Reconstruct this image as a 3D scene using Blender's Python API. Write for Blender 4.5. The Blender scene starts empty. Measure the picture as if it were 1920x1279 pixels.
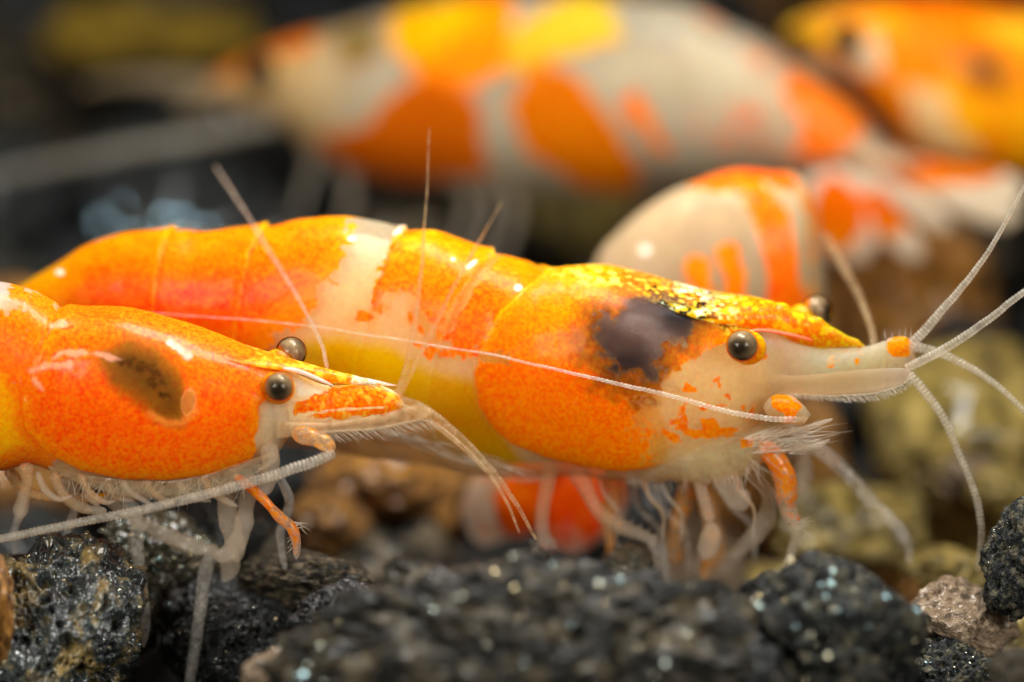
import bpy, bmesh, math
import numpy as np
from mathutils import Vector, Matrix

# ------------------------------------------------------------------ camera, light, exposure (1 unit = 1 cm)
sc = bpy.context.scene
sc.unit_settings.system = 'METRIC'
sc.unit_settings.scale_length = 0.01
col = sc.collection
rng = np.random.default_rng(7)

PITCH = math.radians(17.0)          # the camera looks down on the gravel
DIST, PXS, ZC = 16.0, 2.4 / 1920.0, 0.537   # focus distance, cm per photo pixel at that distance, height of the aim point
FWD = np.array([0.0, math.cos(PITCH), -math.sin(PITCH)])
UPV = np.array([0.0, math.sin(PITCH), math.cos(PITCH)])
AIM = np.array([0.0, 0.0, ZC])
CAM = AIM - FWD * DIST

cd = bpy.data.cameras.new('camera')
cam = bpy.data.objects.new('camera', cd)
col.objects.link(cam)
cam.location = CAM.tolist()
cam.rotation_euler = (math.pi / 2 - PITCH, 0, 0)
cd.sensor_width = 36.0
cd.lens = 36.0 * DIST / (1920 * PXS)
cd.clip_start, cd.clip_end = 0.5, 100.0
cd.dof.use_dof = True
cd.dof.focus_distance = DIST - 0.22
cd.dof.aperture_fstop = 0.34
sc.camera = cam

w = bpy.data.worlds.new('World')
sc.world = w
w.use_nodes = True
w.node_tree.nodes['Background'].inputs[0].default_value = (0.95, 0.88, 0.75, 1)
w.node_tree.nodes['Background'].inputs[1].default_value = 0.015

def area_light(name, loc, target, sx, sy, power, color):
    l = bpy.data.lights.new(name, 'AREA')
    l.shape = 'RECTANGLE'; l.size = sx; l.size_y = sy
    l.energy = power; l.color = color
    o = bpy.data.objects.new(name, l)
    col.objects.link(o)
    o.location = loc
    d = Vector(target) - Vector(loc)
    o.rotation_euler = d.to_track_quat('-Z', 'Y').to_euler()
    return o
area_light('tank_lamp', (0.2, 0.1, 3.3), (0.1, 0.0, 0.3), 2.4, 0.9, 215, (1.0, 0.98, 0.95))
# twin macro flash either side of the lens
area_light('flash_head', (-2.9, -3.6, 2.2), (-0.1, 0.0, 0.35), 2.0, 1.5, 152, (1.0, 0.94, 0.86))
area_light('flash_head', (2.7, -3.6, 2.2), (0.2, 0.0, 0.35), 2.0, 1.5, 136, (1.0, 0.94, 0.86))

vs = sc.view_settings
sc.display_settings.display_device = 'sRGB'
vs.view_transform = 'Standard'; vs.look = 'None'; vs.exposure = 0.0; vs.gamma = 1.0
vs.use_curve_mapping = False
cy = sc.cycles
cy.use_denoising = True
cy.use_adaptive_sampling = True; cy.adaptive_threshold = 0.015
cy.max_bounces = 10; cy.diffuse_bounces = 3; cy.glossy_bounces = 4; cy.transmission_bounces = 8
cy.transparent_max_bounces = 16
cy.caustics_reflective = False; cy.caustics_refractive = False
cy.sample_clamp_indirect = 8.0

# ------------------------------------------------------------------ helpers: pixels, noise, meshes
def ray(px, py):
    px = np.asarray(px, float); py = np.asarray(py, float)
    return (FWD * DIST + ((px - 960) * PXS)[..., None] * np.array([1.0, 0, 0])
            + ((639.5 - py) * PXS)[..., None] * UPV)
def at_y(px, py, Y):
    """world point where the pixel's ray meets the upright plane y = Y"""
    d = ray(px, py)
    t = (Y - CAM[1]) / d[..., 1]
    return CAM + d * t[..., None]
def project(P):
    v = P - CAM
    dep = v @ FWD
    return 960 + (v[..., 0] / dep) * DIST / PXS, 639.5 - ((v @ UPV) / dep) * DIST / PXS

def _hash(i, j, k, s):
    n = (i * 374761393 + j * 668265263 + k * 1274126177 + s * 974634777) & 0xFFFFFFFF
    n = ((n ^ (n >> 13)) * 1274126177) & 0xFFFFFFFF
    n = ((n ^ (n >> 16)) * 2246822519) & 0xFFFFFFFF
    return ((n ^ (n >> 15)) & 0xFFFFFF) / float(0xFFFFFF)
def vnoise(p, s=0):
    f = np.floor(p).astype(np.int64); t = p - f
    t = t * t * (3 - 2 * t)
    out = 0
    for a in (0, 1):
        wx = t[:, 0] if a else 1 - t[:, 0]
        for b in (0, 1):
            wy = t[:, 1] if b else 1 - t[:, 1]
            for c in (0, 1):
                wz = t[:, 2] if c else 1 - t[:, 2]
                out = out + wx * wy * wz * _hash(f[:, 0] + a, f[:, 1] + b, f[:, 2] + c, s)
    return out
def fbm(p, oct=4, s=0, gain=0.5):
    a, tot, out = 1.0, 0.0, 0.0
    for o in range(oct):
        out = out + a * vnoise(p * (2.03 ** o) + 17.3 * o, s + o)
        tot += a; a *= gain
    return out / tot
def worley(p, s=0):
    f = np.floor(p).astype(np.int64)
    best = np.full(len(p), 9.0)
    for a in (-1, 0, 1):
        for b in (-1, 0, 1):
            for c in (-1, 0, 1):
                i, j, k = f[:, 0] + a, f[:, 1] + b, f[:, 2] + c
                q = np.stack([i + _hash(i, j, k, s), j + _hash(i, j, k, s + 1), k + _hash(i, j, k, s + 2)], 1)
                best = np.minimum(best, ((p - q) ** 2).sum(1))
    return np.sqrt(best)
def sstep(a, b, x):
    t = np.clip((x - a) / (b - a), 0, 1)
    return t * t * (3 - 2 * t)
def lin(r, g, b, k=1.0):
    c = np.array([r, g, b], float) / 255
    return np.where(c <= 0.04045, c / 12.92, ((c + 0.055) / 1.055) ** 2.4) * k
def poly_sd(px, py, pts):
    """signed distance to a polygon, positive inside"""
    pts = np.array(pts, float)
    d = np.full(px.shape, 1e9); ins = np.zeros(px.shape, bool)
    n = len(pts)
    for i in range(n):
        a, b = pts[i], pts[(i + 1) % n]
        e = b - a; vx, vy = px - a[0], py - a[1]
        t = np.clip((vx * e[0] + vy * e[1]) / (e @ e + 1e-9), 0, 1)
        d = np.minimum(d, (vx - t * e[0]) ** 2 + (vy - t * e[1]) ** 2)
        c = (a[1] > py) != (b[1] > py)
        xx = a[0] + (py - a[1]) * e[0] / (e[1] if abs(e[1]) > 1e-9 else 1e-9)
        ins ^= c & (px < xx)
    d = np.sqrt(d)
    return np.where(ins, d, -d)
def line_d(px, py, pts):
    d = np.full(px.shape, 1e9)
    pts = np.array(pts, float)
    for i in range(len(pts) - 1):
        a, b = pts[i], pts[i + 1]
        e = b - a; vx, vy = px - a[0], py - a[1]
        t = np.clip((vx * e[0] + vy * e[1]) / (e @ e + 1e-9), 0, 1)
        d = np.minimum(d, (vx - t * e[0]) ** 2 + (vy - t * e[1]) ** 2)
    return np.sqrt(d)

def catmull(P, n):
    P = np.asarray(P, float)
    if len(P) == 2:
        t = np.linspace(0, 1, n)[:, None]
        return P[0] * (1 - t) + P[1] * t
    seg = np.sqrt((np.diff(P[:, :3], axis=0) ** 2).sum(1)) ** 0.5 + 1e-6
    k = np.concatenate([[0], np.cumsum(seg)])
    T = np.linspace(0, k[-1], n)
    m = np.zeros_like(P)
    m[1:-1] = ((P[1:-1] - P[:-2]) / seg[:-1, None] * seg[1:, None] + (P[2:] - P[1:-1]) / seg[1:, None] * seg[:-1, None]) / (seg[1:] + seg[:-1])[:, None]
    m[0] = (P[1] - P[0]) / seg[0]; m[-1] = (P[-1] - P[-2]) / seg[-1]
    i = np.clip(np.searchsorted(k, T, side='right') - 1, 0, len(seg) - 1)
    h = seg[i][:, None]; t = ((T - k[i]) / seg[i])[:, None]
    return ((2*t**3-3*t**2+1)*P[i] + (t**3-2*t**2+t)*h*m[i] + (-2*t**3+3*t**2)*P[i+1] + (t**3-t**2)*h*m[i+1])

def mesh_obj(name, V, F, mat, parent=None, attrs=None, smooth=True):
    me = bpy.data.meshes.new(name)
    V = np.asarray(V, np.float32)
    if isinstance(F, np.ndarray):
        nf, k = F.shape
        me.vertices.add(len(V)); me.vertices.foreach_set('co', V.ravel())
        me.loops.add(nf * k); me.loops.foreach_set('vertex_index', F.astype(np.int32).ravel())
        me.polygons.add(nf)
        me.polygons.foreach_set('loop_start', np.arange(0, nf * k, k, dtype=np.int32))
        me.update(calc_edges=True)
    else:
        me.from_pydata(V.tolist(), [], F)
    if smooth:
        me.polygons.foreach_set('use_smooth', np.ones(len(me.polygons), bool))
    for an, arr in (attrs or {}).items():
        at = me.attributes.new(an, 'FLOAT_COLOR', 'POINT')
        at.data.foreach_set('color', np.concatenate([arr, np.ones((len(V), 1))], 1).astype(np.float32).ravel() if arr.shape[1] == 3 else arr.astype(np.float32).ravel())
    me.materials.append(mat)
    me.validate()
    o = bpy.data.objects.new(name, me)
    col.objects.link(o)
    if parent: o.parent = parent
    return o
def grid_faces(nu, nv):
    i = np.arange(nu - 1)[:, None]; j = np.arange(nv)[None, :]
    a = i * nv + j; b = i * nv + (j + 1) % nv
    return np.stack([a, b, b + nv, a + nv], -1).reshape(-1, 4)

# ------------------------------------------------------------------ materials
def new_mat(name):
    m = bpy.data.materials.new(name); m.use_nodes = True
    nt = m.node_tree
    return m, nt, nt.nodes['Principled BSDF'], nt.nodes['Material Output']
def nd(nt, t, **kw):
    n = nt.nodes.new(t)
    for k, v in kw.items(): setattr(n, k, v)
    return n
def noise_node(nt, scale, detail=3, rough=0.6, coord='Object'):
    tc = nd(nt, 'ShaderNodeTexCoord')
    n = nd(nt, 'ShaderNodeTexNoise')
    n.inputs['Scale'].default_value = scale; n.inputs['Detail'].default_value = detail; n.inputs['Roughness'].default_value = rough
    nt.links.new(tc.outputs[coord], n.inputs['Vector'])
    return n

def see_through(nt, bend):
    """bare wet cuticle under water: mostly clear, bending light a little at the rims"""
    t = nd(nt, 'ShaderNodeBsdfTransparent'); t.inputs[0].default_value = (0.99, 0.97, 0.93, 1)
    g = nd(nt, 'ShaderNodeBsdfGlass'); g.inputs['IOR'].default_value = 1.13; g.inputs['Roughness'].default_value = 0.0
    g.inputs[0].default_value = (1.0, 0.98, 0.94, 1)
    m = nd(nt, 'ShaderNodeMixShader'); m.inputs[0].default_value = bend
    nt.links.new(t.outputs[0], m.inputs[1]); nt.links.new(g.outputs[0], m.inputs[2])
    return m
def shell_material(name, sss=1.0, rough=0.38, speck=70.0, bump=0.05, clear=0.0, coat=0.10, bend=0.4, tlu=0.5):
    """shrimp shell: pigment dots (attribute pigment, alpha = density) over a translucent body (attribute flesh)"""
    m, nt, p, out = new_mat(name)
    L = nt.links.new
    fl = nd(nt, 'ShaderNodeAttribute', attribute_name='flesh')
    pg = nd(nt, 'ShaderNodeAttribute', attribute_name='pigment')
    n1 = noise_node(nt, speck, 2, 0.6)
    n2 = noise_node(nt, speck * 0.28, 3, 0.6)
    mx = nd(nt, 'ShaderNodeMath', operation='MULTIPLY_ADD'); L(n2.outputs[0], mx.inputs[0]); mx.inputs[1].default_value = 0.45
    hf = nd(nt, 'ShaderNodeMath', operation='MULTIPLY'); L(n1.outputs[0], hf.inputs[0]); hf.inputs[1].default_value = 0.55
    L(hf.outputs[0], mx.inputs[2])
    # coverage: alpha - (noise stretched to 0..1)
    st = nd(nt, 'ShaderNodeMapRange'); L(mx.outputs[0], st.inputs[0])
    st.inputs[1].default_value = 0.30; st.inputs[2].default_value = 0.70
    sub = nd(nt, 'ShaderNodeMath', operation='SUBTRACT'); L(pg.outputs['Alpha'], sub.inputs[0]); L(st.outputs[0], sub.inputs[1])
    ga = nd(nt, 'ShaderNodeMath', operation='MULTIPLY_ADD', use_clamp=True); L(sub.outputs[0], ga.inputs[0]); ga.inputs[1].default_value = 3.0; ga.inputs[2].default_value = 0.5
    mix = nd(nt, 'ShaderNodeMix', data_type='RGBA')
    L(ga.outputs[0], mix.inputs['Factor']); L(fl.outputs['Color'], mix.inputs['A']); L(pg.outputs['Color'], mix.inputs['B'])
    # fine dot-to-dot variation of the pigment
    v = noise_node(nt, speck * 1.7, 1, 0.5)
    hs = nd(nt, 'ShaderNodeHueSaturation'); L(mix.outputs['Result'], hs.inputs['Color'])
    vr = nd(nt, 'ShaderNodeMapRange'); L(v.outputs[0], vr.inputs[0]); vr.inputs[1].default_value = 0.3; vr.inputs[2].default_value = 0.7
    vr.inputs[3].default_value = 0.486; vr.inputs[4].default_value = 0.514
    L(vr.outputs[0], hs.inputs['Hue'])
    vv = nd(nt, 'ShaderNodeMapRange'); L(n1.outputs[0], vv.inputs[0]); vv.inputs[1].default_value = 0.3; vv.inputs[2].default_value = 0.7
    vv.inputs[3].default_value = 0.90; vv.inputs[4].default_value = 1.07
    L(vv.outputs[0], hs.inputs['Value'])
    L(hs.outputs[0], p.inputs['Base Color'])
    p.inputs['Roughness'].default_value = rough
    p.inputs['IOR'].default_value = 1.4
    p.inputs['Subsurface Weight'].default_value = sss
    p.inputs['Subsurface Radius'].default_value = (1.0, 0.68, 0.4)
    p.inputs['Subsurface Scale'].default_value = 0.22
    p.inputs['Specular IOR Level'].default_value = 0.1
    p.inputs['Coat Weight'].default_value = coat; p.inputs['Coat Roughness'].default_value = 0.10
    bp = nd(nt, 'ShaderNodeBump'); bp.inputs['Strength'].default_value = bump; bp.inputs['Distance'].default_value = 0.006
    L(n1.outputs[0], bp.inputs['Height']); L(bp.outputs[0], p.inputs['Normal'])
    if clear > 0:
        tr = see_through(nt, bend)
        ms = nd(nt, 'ShaderNodeMixShader')
        # pigmented patches hide what is behind, bare cuticle lets it through
        cl = nd(nt, 'ShaderNodeMath', operation='MULTIPLY_ADD', use_clamp=True)
        L(ga.outputs[0], cl.inputs[0]); cl.inputs[1].default_value = clear; cl.inputs[2].default_value = 1 - clear
        tl = nd(nt, 'ShaderNodeBsdfTranslucent'); L(hs.outputs[0], tl.inputs[0])
        pt = nd(nt, 'ShaderNodeMixShader'); pt.inputs[0].default_value = tlu
        L(p.outputs[0], pt.inputs[1]); L(tl.outputs[0], pt.inputs[2])
        L(cl.outputs[0], ms.inputs[0]); L(tr.outputs[0], ms.inputs[1]); L(pt.outputs[0], ms.inputs[2])
        L(ms.outputs[0], out.inputs['Surface'])
    return m

def glassy_material(name, c, clear=0.5, rough=0.2, trans=0.0):
    m, nt, p, out = new_mat(name)
    n = noise_node(nt, 45, 3)
    mr = nd(nt, 'ShaderNodeMapRange'); nt.links.new(n.outputs[0], mr.inputs[0])
    mr.inputs[1].default_value = 0.3; mr.inputs[2].default_value = 0.7
    mr.inputs[3].default_value = max(0.0, 1 - clear - 0.14); mr.inputs[4].default_value = min(1.0, 1 - clear + 0.14)
    p.inputs['Base Color'].default_value = (*c, 1)
    p.inputs['Roughness'].default_value = rough
    p.inputs['Subsurface Weight'].default_value = 0.0
    p.inputs['Subsurface Radius'].default_value = (1, .8, .6); p.inputs['Subsurface Scale'].default_value = 0.02
    p.inputs['Coat Weight'].default_value = 0.6; p.inputs['Coat Roughness'].default_value = 0.08
    tr = see_through(nt, 0.15)
    tl = nd(nt, 'ShaderNodeBsdfTranslucent'); tl.inputs[0].default_value = (*c, 1)
    pt = nd(nt, 'ShaderNodeMixShader'); pt.inputs[0].default_value = 0.4
    nt.links.new(p.outputs[0], pt.inputs[1]); nt.links.new(tl.outputs[0], pt.inputs[2])
    ms = nd(nt, 'ShaderNodeMixShader')
    nt.links.new(mr.outputs[0], ms.inputs[0]); nt.links.new(tr.outputs[0], ms.inputs[1]); nt.links.new(pt.outputs[0], ms.inputs[2])
    nt.links.new(ms.outputs[0], out.inputs['Surface'])
    bp = nd(nt, 'ShaderNodeBump'); bp.inputs['Strength'].default_value = 0.25; bp.inputs['Distance'].default_value = 0.004
    nt.links.new(n.outputs[0], bp.inputs['Height']); nt.links.new(bp.outputs[0], p.inputs['Normal'])
    return m

M_SHELL = shell_material('shell')
M_VEIL = shell_material('see_through_shell', clear=0.60, coat=0.06, bend=0.0, tlu=0.15)
M_LOBE = shell_material('tail_lobe', sss=0.0, clear=0.25, speck=30, bend=0.0)
M_FARVEIL = shell_material('see_through_shell_far', clear=0.5, speck=30, bend=0.0, tlu=0.15)
M_GLOSS = shell_material('glossy_shell', coat=0.14, bump=0.05, clear=0.5, bend=0.0, tlu=0.15)
M_SOFT = shell_material('shell_clear', clear=0.52, bump=0.05, bend=0.1)
M_SCALE = shell_material('scale_cuticle', sss=0.0, clear=0.84, bump=0.03, bend=0.2)
M_LIMB = shell_material('limb_shell', sss=0.0, clear=0.75, rough=0.2, speck=60, bump=0.10, coat=0.8, bend=0.14)
M_FAR = shell_material('shell_far', speck=30, coat=0.1)
M_GLASS = glassy_material('clear_cuticle', lin(245, 243, 235), 0.84, 0.12)
M_CREAM = glassy_material('cream_cuticle', lin(252, 226, 180), 0.82, 0.2)
M_WHITE = glassy_material('whitish_cuticle', lin(240, 235, 222), 0.18, 0.22)
M_ANT = glassy_material('antenna_cuticle', lin(245, 238, 220), 0.74, 0.15)
M_ANTO = glassy_material('orange_antenna_cuticle', lin(250, 220, 170), 0.84, 0.18)
M_HAIR = glassy_material('seta', lin(248, 240, 222), 0.45, 0.25)

def eye_material():
    m, nt, p, out = new_mat('eye_pigment')
    a = nd(nt, 'ShaderNodeAttribute', attribute_name='flesh')
    nt.links.new(a.outputs['Color'], p.inputs['Base Color'])
    p.inputs['Roughness'].default_value = 0.35
    p.inputs['Coat Weight'].default_value = 0.2; p.inputs['Coat Roughness'].default_value = 0.04; p.inputs['Specular IOR Level'].default_value = 0.2
    return m
M_EYE = eye_material()
M_EYEFAR = M_EYE.copy(); M_EYEFAR.name = 'eye_pigment_far'; M_EYEFAR.node_tree.nodes['Principled BSDF'].inputs['Coat Weight'].default_value = 0.0; M_EYEFAR.node_tree.nodes['Principled BSDF'].inputs['Specular IOR Level'].default_value = 0.1
def cornea_material():
    m, nt, p, out = new_mat('cornea')
    p.inputs['Base Color'].default_value = (0.95, 0.9, 0.8, 1)
    p.inputs['Roughness'].default_value = 0.03
    tr = nd(nt, 'ShaderNodeBsdfTransparent'); tr.inputs[0].default_value = (0.93, 0.88, 0.78, 1)
    gl = nd(nt, 'ShaderNodeBsdfGlossy'); gl.inputs['Roughness'].default_value = 0.03
    fr = nd(nt, 'ShaderNodeFresnel'); fr.inputs[0].default_value = 1.2
    ms = nd(nt, 'ShaderNodeMixShader')
    nt.links.new(fr.outputs[0], ms.inputs[0]); nt.links.new(tr.outputs[0], ms.inputs[1]); nt.links.new(gl.outputs[0], ms.inputs[2])
    nt.links.new(ms.outputs[0], out.inputs['Surface'])
    return m
M_CORNEA = cornea_material()

def rock_material(name, ca, cb, cc, rough=0.35, scale=9.0, bump=0.6, pore=26.0, wet=0.5):
    m, nt, p, out = new_mat(name)
    L = nt.links.new
    n = noise_node(nt, scale, 6, 0.65)
    r = nd(nt, 'ShaderNodeValToRGB'); L(n.outputs[0], r.inputs[0])
    e = r.color_ramp.elements
    e[0].position = 0.38; e[0].color = (*ca, 1)
    e[1].position = 0.64; e[1].color = (*cc, 1)
    x = e.new(0.5); x.color = (*cb, 1)
    oi = nd(nt, 'ShaderNodeObjectInfo')
    hs = nd(nt, 'ShaderNodeHueSaturation'); L(r.outputs[0], hs.inputs['Color'])
    mr = nd(nt, 'ShaderNodeMapRange'); L(oi.outputs['Random'], mr.inputs[0]); mr.inputs[3].default_value = 0.7; mr.inputs[4].default_value = 1.3
    L(mr.outputs[0], hs.inputs['Value'])
    L(hs.outputs[0], p.inputs['Base Color'])
    tc = nd(nt, 'ShaderNodeTexCoord')
    vo = nd(nt, 'ShaderNodeTexVoronoi'); vo.inputs['Scale'].default_value = pore; L(tc.outputs['Object'], vo.inputs['Vector'])
    n2 = noise_node(nt, pore * 2.2, 4, 0.7)
    ad = nd(nt, 'ShaderNodeMath', operation='ADD'); L(vo.outputs['Distance'], ad.inputs[0]); L(n2.outputs[0], ad.inputs[1])
    bp = nd(nt, 'ShaderNodeBump'); bp.inputs['Strength'].default_value = bump; bp.inputs['Distance'].default_value = 0.03
    L(ad.outputs[0], bp.inputs['Height']); L(bp.outputs[0], p.inputs['Normal'])
    rr = nd(nt, 'ShaderNodeMapRange'); L(n2.outputs[0], rr.inputs[0]); rr.inputs[1].default_value = 0.35; rr.inputs[2].default_value = 0.65
    rr.inputs[3].default_value = rough * 0.55; rr.inputs[4].default_value = min(1, rough * 1.7)
    L(rr.outputs[0], p.inputs['Roughness'])
    p.inputs['Specular IOR Level'].default_value = 0.3 if wet < 0.3 else 0.5
    p.inputs['Coat Weight'].default_value = wet; p.inputs['Coat Roughness'].default_value = 0.12
    return m
R_LAVA = rock_material('lava_stone', (0.002, 0.0025, 0.0025), (0.013, 0.017, 0.016), (0.13, 0.115, 0.07), 0.55, 4.5, 0.6, 26, 0.12)
R_BLACK = rock_material('black_stone', (0.002, 0.002, 0.0025), (0.006, 0.008, 0.008), (0.05, 0.06, 0.058), 0.3, 7, 0.6, 30, 0.35)
R_GREY = rock_material('grey_stone', (0.004, 0.0035, 0.002), (0.030, 0.024, 0.013), (0.17, 0.13, 0.075), 0.6, 4.5, 0.6, 26, 0.08)
R_BROWN = rock_material('brown_stone', (0.02, 0.008, 0.001), (0.34, 0.14, 0.014), (0.55, 0.28, 0.06), 0.4, 4)
R_TAN = rock_material('tan_stone', (0.10, 0.066, 0.035), (0.30, 0.21, 0.125), (0.45, 0.34, 0.23), 0.5, 6)
R_OLIVE = rock_material('olive_stone', (0.02, 0.015, 0.002), (0.20, 0.14, 0.018), (0.44, 0.32, 0.09), 0.45, 4)
R_YELLOW = rock_material('mossy_stone', (0.07, 0.04, 0.001), (0.17, 0.105, 0.003), (0.24, 0.155, 0.007), 0.7, 2, 0.5, 20, 0.0)
R_SPARK = rock_material('glittering_stone', (0.012, 0.012, 0.007), (0.10, 0.09, 0.05), (0.36, 0.34, 0.22), 0.16, 11, 0.8, 30, 1.0)
R_OCHRE = rock_material('ochre_streaked_stone', (0.004, 0.005, 0.005), (0.030, 0.045, 0.045), (0.30, 0.21, 0.06), 0.22, 3.2, 0.5, 16, 0.8)
R_CRAG = rock_material('craggy_stone', (0.002, 0.002, 0.0015), (0.013, 0.012, 0.007), (0.14, 0.11, 0.062), 0.5, 5, 0.7, 26, 0.2)
R_BED = rock_material('gravel_bed', (0.002, 0.002, 0.0018), (0.005, 0.005, 0.004), (0.016, 0.014, 0.010), 0.7, 5, 0.8, 12, 0.0)
def bead_material():  # shiny metal for the added beads that stand in for wet glints
    m, nt, p, out = new_mat('glint_bead')
    oi = noise_node(nt, 6, 1)
    r = nd(nt, 'ShaderNodeValToRGB'); nt.links.new(oi.outputs[0], r.inputs[0])
    e = r.color_ramp.elements
    e[0].position = 0.35; e[0].color = (0.40, 0.62, 0.66, 1); e[1].position = 0.62; e[1].color = (0.70, 0.58, 0.34, 1)
    nt.links.new(r.outputs[0], p.inputs['Base Color'])
    p.inputs['Metallic'].default_value = 0.8; p.inputs['Roughness'].default_value = 0.12
    return m
M_BEAD = bead_material()

# ------------------------------------------------------------------ shrimp frame: an upright plane through the animal
class Frame:
    def __init__(s, name, px, py, Y, yaw, label, facing=1):
        s.o = np.asarray(at_y(px, py, Y), float)
        a = math.radians(yaw)
        s.t = np.array([math.cos(a), math.sin(a), 0.0])      # along the body, to the right in the picture
        s.n = np.array([-math.sin(a), math.cos(a), 0.0])     # across the body, away from the camera
        s.e = bpy.data.objects.new(name, None)
        col.objects.link(s.e)
        s.e.empty_display_size = 0.2
        s.e.location = s.o.tolist(); s.e.rotation_euler = (0, 0, a)
        s.e['label'] = label; s.e['category'] = 'shrimp'; s.e['group'] = 'shrimp on the gravel'
    def loc(s, px, py, n=0.0):
        """local (t, n, z) of a pixel on the body's plane, n (photo pixels) behind it"""
        n = np.asarray(n, float) * PXS
        d = ray(px, py)
        k = ((s.o - CAM) @ s.n + n) / (d @ s.n)
        P = CAM + d * k[..., None] - s.o
        return np.stack([P @ s.t, np.broadcast_to(n, P[..., 0].shape), P[..., 2]], -1)
    def pix(s, L):
        W = s.o + L[:, :1] * s.t + L[:, 1:2] * s.n + L[:, 2:3] * np.array([0, 0, 1.0])
        return project(W)

def profile(pts, x, smooth=0):
    pts = np.array(pts, float)
    if len(pts) > 2:
        k = pts[:, 0]; P = pts[:, 1]
        h = np.diff(k); dl = np.diff(P) / h
        m = np.zeros(len(k)); m[0], m[-1] = dl[0], dl[-1]
        m[1:-1] = np.where(dl[:-1] * dl[1:] > 0, 2 * dl[:-1] * dl[1:] / (dl[:-1] + dl[1:] + 1e-12 * np.sign(dl[:-1])), 0)
        i = np.clip(np.searchsorted(k, x, side='right') - 1, 0, len(h) - 1)
        t = np.clip((x - k[i]) / h[i], 0, 1)
        return ((2*t**3-3*t**2+1)*P[i] + (t**3-2*t**2+t)*h[i]*m[i] + (-2*t**3+3*t**2)*P[i+1] + (t**3-t**2)*h[i]*m[i+1])
    return np.interp(x, pts[:, 0], pts[:, 1])

def loft(fr, name, top, bot, wid, mat, paint=None, nu=200, nv=96, x0=None, x1=None, n0=0.0, ex=2.2, bump=None, parent=None, round0=0.0, round1=0.0, grain=0.0):
    """closed body of upright slices; top / bot / half width given along the picture's x in photo pixels"""
    x0 = top[0][0] if x0 is None else x0; x1 = top[-1][0] if x1 is None else x1
    u = np.linspace(0, 1, nu)
    x = x0 + (x1 - x0) * u
    # crowd slices towards rounded ends
    if round0 or round1:
        c = 0.5 - 0.5 * np.cos(np.pi * u); x = x0 + (x1 - x0) * (0.6 * u + 0.4 * c)
    ty = profile(top, x); by = profile(bot, x); wd = profile(wid, x)
    s = np.ones(nu)
    if round0: s = s * np.sqrt(np.clip(1 - (1 - np.clip((x - x0) / round0, 0, 1)) ** 2, 0, 1))
    if round1: s = s * np.sqrt(np.clip(1 - (1 - np.clip((x1 - x) / round1, 0, 1)) ** 2, 0, 1))
    cy_ = (ty + by) / 2; hy = (by - ty) / 2 * s; wd = wd * s + 0.3
    ty, by = cy_ - hy, cy_ + hy
    nn = np.broadcast_to(np.asarray(profile(n0, x) if isinstance(n0, list) else n0, float), x.shape)
    A = fr.loc(x, ty, nn); B = fr.loc(x, by, nn)
    C = (A + B) / 2
    H = np.maximum((A[:, 2] - B[:, 2]) / 2, 0.0005); Wd = wd * PXS
    H = np.sqrt(np.maximum(H ** 2 - (Wd * math.tan(PITCH)) ** 2, (0.5 * H) ** 2))
    a = np.linspace(0, 2 * np.pi, nv, endpoint=False)
    ca, sa = np.cos(a), np.sin(a)
    cx = np.sign(ca) * np.abs(ca) ** (2 / ex); sx = np.sign(sa) * np.abs(sa) ** (2 / ex)
    V = np.zeros((nu, nv, 3))
    V[:, :, 0] = C[:, None, 0]
    V[:, :, 1] = C[:, None, 1] + Wd[:, None] * cx[None]
    V[:, :, 2] = C[:, None, 2] + H[:, None] * sx[None]
    D = np.zeros((nu, nv, 3))
    D[:, :, 1] = ca[None] * H[:, None]; D[:, :, 2] = sa[None] * Wd[:, None]
    D /= np.linalg.norm(D, axis=-1, keepdims=True) + 1e-9
    V = V.reshape(-1, 3); D = D.reshape(-1, 3)
    near = V.copy()
    cn = np.repeat(C[:, 1], nv)
    near[:, 1] = cn - np.abs(V[:, 1] - cn)
    px, py = fr.pix(near)
    att = None
    if paint is not None:
        fl, pg, am = paint(px, py, V)
        att = {'flesh': fl, 'pigment': np.concatenate([pg, am[:, None]], 1)}
    if bump is not None:
        V = V + D * (bump(px, py, V) * PXS)[:, None]
    if grain:
        V = V + D * ((fbm(V * 55, 3, 5) - 0.5) * grain * PXS)[:, None]
    F = grid_faces(nu, nv)
    V = np.concatenate([V, [C[0]], [C[-1]]])
    if att:
        att = {k: np.concatenate([v, v[:1], v[-1:]]) for k, v in att.items()}
    faces = np.concatenate([F])
    o = mesh_obj(name, V, faces, mat, parent or fr.e, att)
    bm = bmesh.new(); bm.from_mesh(o.data); bm.verts.ensure_lookup_table()
    for base, cap, rev in ((0, nu * nv, 0), ((nu - 1) * nv, nu * nv + 1, 1)):
        for k in range(nv):
            f = (bm.verts[base + k], bm.verts[base + (k + 1) % nv], bm.verts[cap])
            f = bm.faces.new(f[::-1] if not rev else f); f.smooth = True
    bmesh.ops.recalc_face_normals(bm, faces=bm.faces)
    bm.to_mesh(o.data); bm.free()
    return o

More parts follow.
